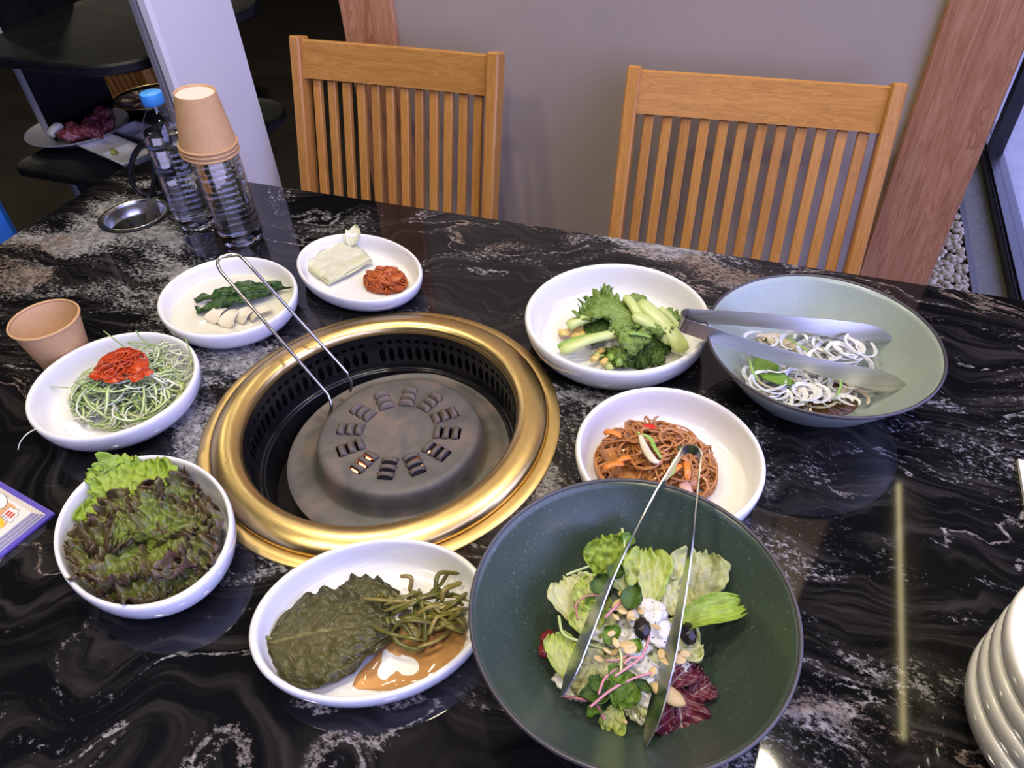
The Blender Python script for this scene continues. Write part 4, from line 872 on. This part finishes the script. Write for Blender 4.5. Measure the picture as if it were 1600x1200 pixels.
for i, (pts, z, rr, mt, wd) in enumerate([([(1015, 978), (1013, 1000), (1003, 1025), (985, 1040), (960, 1057)], .064, .0013, V_PINK, 'pink stem curving down from the raisin'), ([(1024, 1050), (990, 1060), (955, 1078), (930, 1098), (922, 1105)], .054, .0014, V_PINK, 'long pink stem across the front'), ([(967, 1042), (945, 1060), (935, 1085)], .056, .0013, V_PINK, 'pink stem in the front cluster'), ([(975, 936), (960, 950), (945, 965)], .066, .0013, V_PINK, 'short pink stem beside left tong arm'),
    ([(937, 930), (915, 932), (900, 945), (903, 968)], .054, .0010, V_PINK, 'looping pale pink stem at the left'), ([(873, 962), (880, 990), (905, 1002), (950, 1015)], .046, .0017, V_SPR, 'pale green stem at the left'), ([(972, 826), (975, 845), (976, 862)], .062, .0016, V_SPR, 'pale green stem standing at the back'), ([(968, 1012), (971, 1030), (970, 1050)], .062, .0014, V_SPR, 'green stem at the centre'), ([(876, 1087), (905, 1092), (930, 1100), (945, 1125)], .030, .0015, V_PINK, 'dark pink stem at the left tong tip'), ([(988, 1018), (970, 1030), (945, 1032)], .062, .0010, V_PINK, 'thin pink stem under the almonds'), ([(898, 893), (885, 898), (920, 885)], .052, .0014, V_SPR, 'green stem at the upper left'), ([(1006, 1027), (985, 1028), (975, 1038)], .064, .0012, V_PINK, 'lilac stem at the centre')]):
    m = MB(); m.tube(bezier([at(a, b, z) for a, b in pts], 6), rr * .75, 7); tag(m.build('salad_sprout', mt), wd + ' of the leaf salad', 'sprout', G)

# ------------------------------------------------------------------ tongs
def tongs(name, label, bend, tipA, tipB, wid, upv, gap, group, blade=1.9, lean=(0, 0, 0)):
    """two spring arms joined by a bend; flat strips standing on edge that widen into blades"""
    bend, tipA, tipB = Vector(bend), Vector(tipA), Vector(tipB)
    axis = ((tipA + tipB) / 2 - bend).normalized(); side = (tipA - tipB); side = (side - axis * side.dot(axis)).normalized()
    t = thing(name, label, 'tongs', bend, 0, group)
    arc = [bend + axis * gap * (1 - math.cos(a)) * 1.0 + side * gap * math.sin(a) for a in [(-PI / 2) + PI * k / 10 for k in range(11)]]
    m = MB(); m.band([q - bend for q in arc], wid, .0012, upv); sharp(m.build('spring_bend', STEEL_D, t), 40)
    for tip, st in ((tipA, arc[-1]), (tipB, arc[0])):
        pts = [st.lerp(tip, k / 16) for k in range(17)]; sg = 1 if tip is tipA else -1
        pts = [q + side * sg * .006 * math.sin(PI * k / 16) for k, q in enumerate(pts)]
        ws = [wid * (1 if k < 9 else 1 + (blade - 1) * math.sin((k - 9) / 5.2 * PI / 2) if k < 14 else blade * (1 - ((k - 14) / 2.25) ** 2)) for k in range(17)]
        m = MB(); ups = [Vector(upv) + Vector(lean) * min(1, max(0, (k - 3) / 8)) for k in range(17)]; m.band([q - bend for q in pts], ws, .0011, ups); sharp(m.build('arm', STEEL, t), 40)
    return t
tongs('salad_tongs', 'steel salad tongs standing in the dark green bowl', at(1083, 702, .118), at(878, 1088, .042), at(1008, 1166, .034), .0105, (0, 0, 1), .0085, 'steel serving tongs', 1.6, (.75, -.1, 0))
tongs('salad_tongs', 'steel tongs lying in the celadon onion bowl', at(1063, 500, .087), at(1392, 528, .050), at(1416, 604, .040), .0160, (0, .25, 1), .0085, 'steel serving tongs', 1.35, (0, .2, 0))
# wire lifter hooked over the heat plate
t = thing('wire_lifter', 'long U-shaped steel wire lifter leaning out of the roaster', 'lifter', at(360, 400, .118))
b0 = Vector(t.location); zl = .118
pts = [at(514, 652, -.040), at(518, 634, -.024), at(512, 616, -.012), at(345, 424, .113), at(340, 412, .117), at(344, 403, .119), at(358, 398, .120), at(372, 399, .119), at(381, 405, .117), at(542, 582, -.010), at(549, 598, -.024), at(547, 612, -.036)]
sm = []
for i, q in enumerate(pts):
    sm.append(q)
m = MB(); pth = []
def seg(a, b, n): return [a.lerp(b, k / n) for k in range(n)]
pth += bezier(pts[0:3], 5)[:-1] + seg(pts[2], pts[3], 12) + bezier(pts[3:9], 5)[:-1] + seg(pts[8], pts[9], 12) + bezier(pts[9:12], 5)
m.tube([q - b0 for q in pth], .0020, 10); m.build('wire', STEEL, t)

# ------------------------------------------------------------------ cups
def cup(name, label, loc, flip=False, group='kraft paper cups'):
    t = thing(name, label, 'cup', loc, 0, group); h, rt, rb = .072, .0385, .0265
    m = MB(); m.lathe([(rb, 0), (rt - .0006, h - .002)], 64); m.lathe([(rt - .0012, h - .002), (rb - .0008, .003)], 64, mi=1); m.build('wall', [KRAFT, KRAFT_IN], t)
    m = MB(); m.lathe([(rt - .0014, h - .0030), (rt - .0010, h - .0006), (rt + .0004, h), (rt + .0014, h - .0010), (rt + .0014, h - .0028), (rt + .0002, h - .0036)], 64, closed=True); m.build('rolled_rim', KRAFT, t)
    m = MB(); m.lathe([(rb - .0006, .004), (0, .004)], 48); m.lathe([(0, .0034), (rb - .0006, .0034)], 48); b = m.build('bottom', PAPERW, t); b['label'] = 'recessed white paper bottom'
    m = MB(); m.lathe([(rb, .0), (rb - .0010, .0), (rb - .0012, .004)], 48); m.build('foot_rim', KRAFT, t)
    if flip: t.rotation_euler = (PI, 0, 0)
    return t
cup('paper_cup', 'single kraft paper cup standing upright at the far left of the table', (-.7745, .4435, TZ))

# ------------------------------------------------------------------ water bottles
def bottle(label, x, y):
    t = thing('water_bottle', label, 'bottle', (x, y, TZ), 0, 'clear water bottles')
    pr = [(0, .006), (.012, .004), (.020, .001), (.0262, 0), (.0295, .0025), (.0315, .008)]
    z = .012
    for k in range(13):
        for dz, dr in ((0, 0), (.0018, .0009), (.0045, .0009), (.0068, -.0004)): pr.append((.0318 + dr - .0004, z + dz))
        z += .0090
    pr += [(.0318, .131), (.0318, .142), (.0306, .151), (.0275, .161), (.0225, .171), (.0175, .178), (.0138, .182), (.0126, .185), (.0126, .198)]
    m = MB(); m.lathe(pr, 56); m.build('bottle_wall', PET, t)
    wp = [(0, .0068), (.012, .005), (.020, .0022), (.0258, .0016), (.0288, .004), (.0303, .009)] + [(.0303 + .0004 * math.sin(k * 2.1), .014 + .0045 * k) for k in range(27)] + [(.0302, .140), (.0290, .1505)] ; wp += [(wp[-1][0] - .0002, .1525), (0, .1525)]
    m = MB(); m.lathe(wp, 56); w_ = m.build('water', WATER, t)
    m = MB(); m.lathe([(.0126, .1865), (.0152, .1865), (.0155, .188), (.0152, .1895), (.0126, .1895)], 40); m.build('neck_ring', PET, t)
    m = MB()
    cp = [(0, .2065), (.0128, .2065), (.0146, .2058), (.0152, .204), (.0154, .1915), (.0146, .1905), (.0133, .1905), (.0133, .2045), (0, .2045)]
    m.lathe(cp, 60); cpo = sharp(m.build('cap', CAPB, t, weld=True), 40)
    for i_, v_ in enumerate(cpo.data.vertices):
        if .1915 < v_.co.z < .2045 and v_.co.xy.length > .0145 and i_ % 2: v_.co.x *= .982; v_.co.y *= .982
    return t
bottle('clear water bottle with a blue cap beside the steel well', -.842, .779)
SD = math.radians
bottle('clear water bottle with kraft cups over its neck', -.7425, .757)
for k, wd in enumerate(('lowest', 'middle', 'topmost')):
    cup('paper_cup', 'upside-down kraft paper cup over a bottle neck, %s of three nested' % wd, (-.7425 + .0006 * k, .757, TZ + .2125 + .0058 * k), True).rotation_euler = (PI, SD(5), 0)

# ------------------------------------------------------------------ steel well with scissors
t = thing('steel_well', 'round steel utensil well sunk into the tabletop at far left', 'utensil holder', WC)
m = MB(); m.lathe([(.0475, -.004), (.0555, .0004), (.0560, .0020), (.0535, .0028), (.0505, .0024)], 64); r2 = m.build('collar', BLACKP, t); r2['label'] = 'black collar'
m = MB(); m.lathe([(.0505, .0030), (.0490, .0034), (.0478, .002), (.0470, -.004), (.0464, -.018), (.0454, -.019), (.0450, -.022), (.0458, -.024), (.0452, -.060), (.043, -.065), (0, -.066)], 64); m.build('liner', STEEL, t, sol=.0006)
t = thing('kitchen_scissors', 'kitchen scissors with black loop handles standing in the steel well', 'scissors', WC + Vector((.014, .004, -.06)))
b0 = Vector(t.location)
piv = at(236, 305, .03)
for lpx, yy, rr in (([(237, 226), (220, 229), (208, 247), (204, 270), (210, 292), (225, 306), (236, 304), (241, 280), (242, 250)], .790, .0042), ([(262, 224), (252, 232), (247, 255), (247, 280), (250, 298), (262, 300), (272, 282), (274, 250), (270, 232)], .800, .0040)):
    q_ = [at_y(a, b, yy) - b0 for a, b in lpx]; q_ = bezier(q_ + [q_[0]], 5)
    m = MB(); m.tube(q_, rr, 8, 0, (.8, 1.1), cap=False)
    lo = at_y(234, 305, yy) - b0 if rr > .0041 else at_y(256, 300, yy) - b0
    m.tube([lo, (lo + (piv - b0)) / 2, piv - b0], [.0042, .0048, .0052], 8); m.build('handle', BLACKH, t)
for dx in (-.003, .004):
    m = MB(); p0 = piv - b0 + Vector((dx * .2, 0, 0)); p1 = Vector((dx * 2.5, dx, .002)); m.band([p0.lerp(p1, k / 6) for k in range(7)], [.010, .013, .015, .015, .014, .011, .004], .0016, (.8, .5, .2)); m.build('blade', STEEL, t, False)

# ------------------------------------------------------------------ picture book and napkin at the borders
A, B, C_ = at(78, 803, .002), at(-60, 722, .002), at(-60, 918, .002)
bk = thing('picture_book', 'open picture book with violet cover at the left edge of the table', 'book', A)
ux = (B - A); ux.z = 0; lx = ux.length; ux.normalize(); uy = (C_ - A); uy.z = 0; uy = uy - ux * uy.dot(ux); uy.normalize(); ly = .14
RB = Matrix((ux, uy, Vector((0, 0, 1)))).transposed().to_4x4()
bk.rotation_euler = RB.to_euler(); bk.location = (A.x, A.y, TZ)
hand = RB.to_3x3().determinant()
VIO = MN('violet_cover', [(.3, (.10, .07, .40)), (.7, (.12, .09, .45))], 50, .4, 3); PAGE = M('page_paper', (.74, .68, .60), .7); PAGE2 = M('page_edge', (.50, .45, .42), .8)
PBX = Matrix.Identity(4)
m = MB(); m.box((-.003, -.003, 0), (lx + .05, ly, .0022)); m.build('cover', VIO, bk, False)
for k in range(7):
    m = MB(); o_ = .0008 * k; m.box((.002 + o_ * .4, .003 + o_ * 1.6, .0024 + k * .00175), (lx + .05, ly, .0024 + k * .00175 + .0013 + (.0004 if k == 6 else 0))); m.build('page', PAGE if k % 2 == 0 else PAGE2, bk, False)
PT = .0024 + 6 * .00175 + .0013 + .0004
def onpage(pts, mat, name, z, outline=None):
    mi = Matrix.Translation(bk.location) @ RB; mi = mi.inverted(); vs = []
    for a, b in pts: q = mi @ at(a, b, PT); vs.append((q.x, q.y, PT + z))
    n = len(vs); m = MB(); m.add(vs + [(x, y, PT + .0) for x, y, _ in vs], [tuple(range(n))] + [(k, (k + 1) % n, n + (k + 1) % n, n + k) for k in range(n)]); return m.build(name, mat, bk, False)
INK = M('ink', (.05, .03, .05), .7); TAN = M('tan_print', (.62, .36, .16), .7); REDP = M('red_print', (.55, .06, .04), .7); YELP = M('yellow_print', (.72, .48, .03), .7); GRP = M('grey_print', (.20, .17, .28), .7); PGW = M('white_print', (.78, .74, .70), .7)
bub = [(0 + 11.5 * math.cos(a), 783 + 12.5 * math.sin(a)) for a in [2 * PI * k / 28 for k in range(28)]]
onpage([(11, 784), (20, 788), (27, 796), (14, 806), (8, 812), (-6, 816), (-6, 796)], TAN, 'printed_patch', .00008)
onpage([(4, 818), (14, 813), (8, 822), (0, 827)], TAN, 'printed_patch', .00009)
onpage([(x + (1 if x > 0 else -1) * .5, y) for x, y in bub], INK, 'printed_outline', .00011); onpage([(x * .95, 783 + (y - 783) * .95) for x, y in bub], PGW, 'printed_bubble', .00016)
bur = [(2, 806), (12, 796), (17, 792), (21, 796), (30, 797), (27, 801), (29, 805), (23, 808), (20, 813), (17, 816), (8, 813)]
cxb = (15, 804); onpage([(cxb[0] + (x - cxb[0]) * 1.07, cxb[1] + (y - cxb[1]) * 1.07) for x, y in bur], INK, 'printed_outline', .00011); onpage(bur, PGW, 'printed_burst', .00016)
for k in range(3):
    ox, oy = 3.6 * k, 2.4 * k
    onpage([(7.2 + ox, 804 + oy), (14.5 + ox, 797 + oy), (17.2 + ox, 798.6 + oy), (9.6 + ox, 805.8 + oy)], REDP, 'printed_mark', .00024)
    onpage([(3.6 + ox, 806.8 + oy * .9), (5.8 + ox, 805 + oy * .9), (7.4 + ox, 806.2 + oy * .9), (5.2 + ox, 808.2 + oy * .9)], GRP, 'printed_mark', .00024)
onpage([(1 + 5.5 * math.cos(a), 817 + 7.5 * math.sin(a)) for a in [2 * PI * k / 20 for k in range(20)]], YELP, 'printed_dot', .00024)
q0 = at(1591, 716, .004)
m = MB(); ea = (at(1600, 770, .004) - q0).normalized(); eb = Vector((-ea.y, ea.x, 0)); mt = Matrix((ea, eb, Vector((0, 0, 1)))).transposed().to_4x4(); mt.translation = q0
for k in range(3): m.box((.0004 * k, 0, -.004 + .0014 * k), (.10, .09 - .0006 * k, -.004 + .0014 * k + .0012), 0, 0, mt)
o = m.build('paper_napkin', M('cream_napkin', (.70, .66, .54), .8), None, False); tag(o, 'folded cream paper napkin at the right edge of the table', 'napkin')

# ------------------------------------------------------------------ chairs
def chair(label, TL, yaw, rec, group='slatted wooden chairs'):
    """slat-back chair; TL = front top corner of the left back post"""
    W = .4165; t = thing('dining_chair', label, 'chair', (TL[0], TL[1], 0), yaw, group); H = TL[2]; sr, cr = math.sin(rec), math.cos(rec)
    Rm = Matrix.Translation((0, 0, H)) @ Matrix.Rotation(-rec, 4, 'X')      # local: z down the back is negative, y backwards
    pw, pd = .022, .036; Lb = .49
    for k, x in enumerate((0, W - pw)):
        m = MB(); m.box((x, 0, -Lb), (x + pw, pd, 0), 0, .003, None); o = m.build('back_post', OAKZ, t, False); o.matrix_local = Rm
    bow = .014
    def yb(x): u = (x - W / 2) / (W / 2); return .007 + bow * (1 - u * u)
    m = MB(); n = 16; vs = []; fs = []
    for i in range(n + 1):
        x = pw + (W - 2 * pw) * i / n; y = yb(x)
        for yy, zz in ((y, -.072), (y, -.008), (y + .003, -.005), (y + .021, -.005), (y + .024, -.008), (y + .024, -.072)): vs.append((x, yy, zz))
    for i in range(n):
        for k in range(6): fs.append((i * 6 + k, i * 6 + (k + 1) % 6, (i + 1) * 6 + (k + 1) % 6, (i + 1) * 6 + k))
    fs += [tuple(range(5, -1, -1)), tuple(n * 6 + k for k in range(6))]
    m.add(vs, fs); o = m.build('top_rail', OAKX, t); sharp(o, 35); o.matrix_local = Rm
    m = MB(); m.box((pw, .008, -Lb + .04), (W - pw, .030, -Lb + .085), 0, .002); o = m.build('lower_rail', OAKX, t, False); o.matrix_local = Rm
    ns = 12; gp = (W - 2 * pw) / (ns + .35); sl = None
    for i in range(ns):
        x = pw + gp * (i + .675); y = yb(x) + .006
        if sl is None: m = MB(); m.box((-.0083, 0, -Lb + .086), (.0083, .012, -.073), 0, .0015); sl = m.build('slat', OAKZ, t, False); o = sl
        else: o = sl.copy(); COL.objects.link(o); o.parent = t
        o.matrix_local = Rm @ Matrix.Translation((x, y, 0))
    zb = H - Lb * cr; yb0 = -Lb * sr
    m = MB(); m.box((-.006, yb0 - .40, zb - .0), (W + .006, yb0 + .02, zb + .035), 0, .008); m.build('seat', OAKX, t, False)
    for x in (0, W - .034):
        m = MB(); m.box((x, yb0 - .385, 0), (x + .034, yb0 - .350, zb), 0, .003); m.build('leg', OAKZ, t, False)
        m = MB(); m.tube([(x + .017, yb0 + .035, 0), (x + .017, yb0 + .004, zb * .6), (x + .017, yb0 + .006, zb + .03)], .0205, 4, up=(0, 1, 0)); m.build('leg', OAKZ, t, False)
        m = MB(); m.box((x + .008, yb0 - .352, .19), (x + .026, yb0 + .01, .22), 0, .002); m.build('stretcher', OAKZ, t, False)
    return t
chair('honey oak slat-back chair in front of the left wooden post', (-.900, 1.188, TZ + .1545), SD(.2), SD(15.7))
chair('honey oak slat-back chair in front of the right wooden post', (-.263, 1.1935, TZ + .150), SD(2.8), SD(18.9))
dr = ray(212, 120); q = EYE + dr * (3.0 / dr.length)
chair('slat-back chair far behind the serving cart, mostly hidden', (q.x + .05, q.y, q.z + .19), SD(176), SD(8))
q2 = EYE + ray(250, 110) * (3.35 / ray(250, 110).length)
sbox('trim_5', (q2.x - .06, q2.y, 0), (q2.x + .09, q2.y + .05, 1.15), POST, .003)

# ------------------------------------------------------------------ serving cart with trays
cart = thing('serving_cart', 'black tiered serving cart with rounded trays left of the white pillar', 'cart', (-1.29, 1.19, 0))
b0 = Vector(cart.location)
def tray_mb(x0, x1, y0, y1, z, r, th):
    m = MB(); pts = []; n = 10
    for cx, cy, a0 in ((x1 - r, y1 - r, 0), (x0 + .03, y1 - .03, PI / 2), (x0 + .03, y0 + .03, PI), (x1 - r, y0 + r, 1.5 * PI)):
        rr = r if cx > (x0 + x1) / 2 else .03
        for k in range(n + 1): a = a0 + PI / 2 * k / n; pts.append((cx + rr * math.cos(a), cy + rr * math.sin(a)))
    N = len(pts); rows = []
    cx0, cy0 = (x0 + x1) / 2, (y0 + y1) / 2
    for ins, zz in ((.02, z), (0.0, z + .004), (-.004, z), (-.004, z - th), (.004, z - th - .004)):
        rows.append([(x - b0.x + (cx0 - x) * ins * 3, y - b0.y + (cy0 - y) * ins * 3, zz) for x, y in pts])
    vs = [p for r_ in rows for p in r_]; fs = [tuple(range(N)), tuple(4 * N + k for k in range(N - 1, -1, -1))]
    for i in range(4):
        for k in range(N): fs.append((i * N + (k + 1) % N, i * N + k, (i + 1) * N + k, (i + 1) * N + (k + 1) % N))
    m.add(vs, fs); return m
for z in (TZ + .15, TZ - .08, TZ - .38):
    o = sharp(tray_mb(-1.50, -1.085, .965, 1.42, z, .10, .013).build('tray', BLACKP, cart), 30)
m = MB(); m.box((-1.515 - b0.x, 1.082 - b0.y, .12), (-1.497 - b0.x, 1.276 - b0.y, 1.25), 0, .004); m.build('back_panel', BLACKP, cart, False)
m = MB(); m.box((-1.502 - b0.x, 1.072 - b0.y, .12), (-1.493 - b0.x, 1.0815 - b0.y, 1.25)); e = m.build('side_rail', M('grey_alu', (.36, .34, .31), .45), cart, False); e['label'] = 'pale grey vertical rail'
m = MB(); m.lathe([(0, 0), (.006, 0), (.008, .002), (0, .002)], 16); o = m.build('socket', CHAR, cart); o.matrix_local = Matrix.Translation((-1.4965 - b0.x, 1.215 - b0.y, TZ + .09)) @ Matrix.Rotation(PI / 2, 4, 'Y')
m = MB(); m.box((-1.56 - b0.x, .99 - b0.y, .03), (-1.10 - b0.x, 1.40 - b0.y, .14), 0, .02); m.build('base', BLACKP, cart, False)
for x in (-1.5, -1.16):
    for y in (1.03, 1.36):
        m = MB(); m.tube([(x - b0.x, y - b0.y - .012, .025), (x - b0.x, y - b0.y + .012, .025)], .025, 16); m.build('wheel', CHAR, cart)
TR = -.08 + .0005
# meat plate
c = (at(48, 215, -.05) + at(203, 175, -.05) + at(130, 160, -.05) + at(90, 228, -.05)) / 4
m = MB(); m.lathe([(0, .003), (.5, .003), (.55, 0), (.60, 0), (.66, .005), (.85, .014), (1.0, .022), (1.0, .025), (.97, .024), (.82, .016), (.62, .009), (0, .007)], 64, .108, .100); o = m.build('meat_plate', GREYC); o.location = (c.x, c.y, TZ + TR); o.rotation_euler = (0, 0, SD(55)); tag(o, 'oval grey plate of raw meat on the serving cart', 'plate')
G = 'raw meat pieces'; r_ = random.Random(2)
for i, (px, py) in enumerate([(98, 208), (112, 200), (125, 206), (118, 214), (135, 196), (140, 206), (148, 200), (150, 186), (160, 178), (158, 194), (168, 196), (108, 212), (145, 192), (152, 207)]):
    m = MB(); m.blob((0, 0, 0), (.021, .013, .012), i + 3, .8, 9, 2.2); o = m.build('meat_piece', V_MEAT); o.location = at(px, py, TR + .024 + .006 * (i % 3)); o.rotation_euler = (r_.uniform(-.5, .5), r_.uniform(-.5, .5), r_.uniform(0, PI)); tag(o, 'marbled red raw beef piece on the grey plate, ' + ('left end by the onion' if px < 115 else 'middle front' if px < 146 and py > 199 else 'middle rear' if px < 146 else 'right end rear' if py < 190 else 'right end front'), 'meat', G)
slab('onion_wedge', V_ONION, at(78, 213, TR + .028), at(96, 194, TR + .042), .011, .014, 'white onion wedge leaning on the raw meat', 'onion', None, bend=.1)
# sauce dishes
def square_dish(label, p0, p1, p2, w_):
    a, b, c = at(*p0, TR + .012), at(*p1, TR + .012), at(*p2, TR + .012); ux = (b - a); L = ux.length; ux.normalize(); uy = c - a; uy = uy - ux * uy.dot(ux); Wd = uy.length; uy.normalize()
    t = thing('sauce_dish', label, 'dish', (a.x, a.y, TZ + TR), 0, 'square white sauce dishes'); t.rotation_euler = Matrix((ux, uy, ux.cross(uy))).transposed().to_euler(); h = .018 if ux.cross(uy).z > 0 else -.018
    m = MB(); n = 2
    def sq(i, x0, y0, x1, y1, z): return [(x0, y0, z), (x1, y0, z), (x1, y1, z), (x0, y1, z)]
    rows = [sq(0, .012, .012, L - .012, Wd - .012, 0), sq(0, .002, .002, L - .002, Wd - .002, h * .8), sq(0, 0, 0, L, Wd, h), sq(0, .005, .005, L - .005, Wd - .005, h), sq(0, .012, .012, L - .012, Wd - .012, h * .35)]
    vs = [p for r in rows for p in r]; fs = [(3, 2, 1, 0), (16, 17, 18, 19)]
    for i in range(4):
        for k in range(4): fs.append((i * 4 + k, i * 4 + (k + 1) % 4, (i + 1) * 4 + (k + 1) % 4, (i + 1) * 4 + k))
    m.add(vs, fs); m.build('dish_body', WHITE, t, False, weld=True)
    m = MB(); m.box((L / 2 - .002, .008, h * .3), (L / 2 + .002, Wd - .008, h * .95)); m.build('divider', WHITE, t, False)
    return t
square_dish('white square sauce dish with wasabi, nearer one on the cart', (120, 230), (193, 262), (165, 208), 0)
square_dish('white square sauce dish, rear one on the cart', (176, 208), (240, 226), (215, 193), 0)
m = MB(); m.blob((0, 0, 0), (.009, .008, .006), 1, .5, 10, 2); o = m.build('wasabi_dab', WASABI); o.location = at(177, 237, TR + .012); tag(o, 'small green wasabi dab in the white sauce dish', 'wasabi')
# platter with gold rim
c = at(232, 152, TR + .02)
t = thing('gold_rim_platter', 'round platter with gold rim behind the blue bottle cap', 'plate', (c.x, c.y, TZ + TR))
m = MB(); m.lathe([(0, .002), (.6, .002), (.65, 0), (.9, .014), (1, .020), (.97, .020), (.85, .012), (.6, .006), (0, .006)], 56, .082, .082); m.build('platter_body', BLACKP, t)
m = MB(); m.lathe([(.97, .0195), (1.01, .020), (1.015, .022), (.99, .0235), (.965, .0225)], 56, .082, .082, closed=True); m.build('rim', BRASS, t)
for i in range(12):
    a = i * 2.4; rr = .058 * math.sqrt((i + .5) / 12); m = MB(); m.blob((0, 0, 0), (.022, .015, .007), i + 20, .7, 8, 2); o = m.build('meat_slice', V_MEAT2); o.location = (c.x + rr * math.cos(a), c.y + rr * math.sin(a), TZ + TR + .016 + .004 * (i % 3)); o.rotation_euler = (.2, .1, i); tag(o, 'brown marinated meat slice on the gold-rimmed platter', 'meat', 'marinated meat slices')
c = at(272, 172, TR + .02); m = MB(); m.lathe([(0, .002), (.5, 0), (.8, .02), (1, .045), (.95, .045), (.75, .022), (0, .008)], 40, .042, .042); o = m.build('small_bowl', GREYC); o.location = (c.x, c.y, TZ + TR); tag(o, 'small grey bowl on the cart, half hidden by the pillar', 'bowl')

# ------------------------------------------------------------------ odds and ends
p0 = at(36, 357, -.06); p1 = p0 + Vector((-.02, -.30, 0))
t = thing('blue_bin', 'glossy blue plastic bin beside the left end of the table', 'bin', (p0.x, p0.y, 0))
m = MB(); m.box((-.30, -.30, 0), (0, 0, TZ + .055), 0, .02); m.build('bin_body', MN('blue_plastic', [(.3, (.015, .12, .50)), (.7, (.03, .20, .70))], 8, .3, 3), t, False)
m = MB(); m.box((-.305, -.305, TZ + .04), (.004, .004, TZ + .06), 0, .008); m.build('rim', M('blue_rim', (.02, .16, .6), .3), t, False)
for px, py, wd in ((344, 168, 'nearer'), (312, 18, 'farther')):
    q = at(px, py, -.74); t = thing('bar_stool', 'black pedestal stool behind the white pillar, %s of two' % wd, 'stool', (q.x, q.y, 0), 0, 'black pedestal stools')
    m = MB(); m.lathe([(0, .0), (.20, .0), (.205, .008), (.195, .016), (.12, .024), (.04, .03), (.026, .05), (0, .05)], 48); m.build('base', BLACKP, t)
    m = MB(); m.lathe([(.19, .014), (.205, .012), (.21, .02), (.20, .03), (.188, .024)], 48, closed=True); m.build('foot_ring', ALU, t)
    m = MB(); m.tube([(0, 0, .04), (0, 0, .42)], .022, 16); m.build('pole', ALU, t)
    m = MB(); m.lathe([(0, .42), (.15, .42), (.17, .44), (.17, .47), (.15, .485), (0, .49)], 40); m.build('seat', BLACKP, t)
# lamps
GLOW = lampglow('warm_lamp', (1.0, .82, .56), 6)
for (x, y) in [(-.25, .45), (.3, 1.0), (-1.0, .9), (.05, -.45), (-.95, -.2), (-2.4, 2.3), (-2.9, 1.6)]:
    t = thing('ceiling_downlight', 'small round warm ceiling downlight overhead', 'lamp', (x, y, 2.6), 0, 'ceiling downlights')
    m = MB(); m.lathe([(.075, 0), (.095, -.004), (.10, -.010), (.08, -.016), (.074, -.012)], 32, closed=True); m.build('trim_ring', BLACKP, t)
    m = MB(); m.lathe([(0, -.006), (.074, -.006)], 32); m.build('diffuser', GLOW, t)
t = thing('strip_light', 'slim warm linear lamp above the window', 'lamp', (.67, 1.75, 2.40)); m = MB(); m.box((-.025, -.58, .0), (.025, .58, .2)); m.build('housing', ALU, t, False)
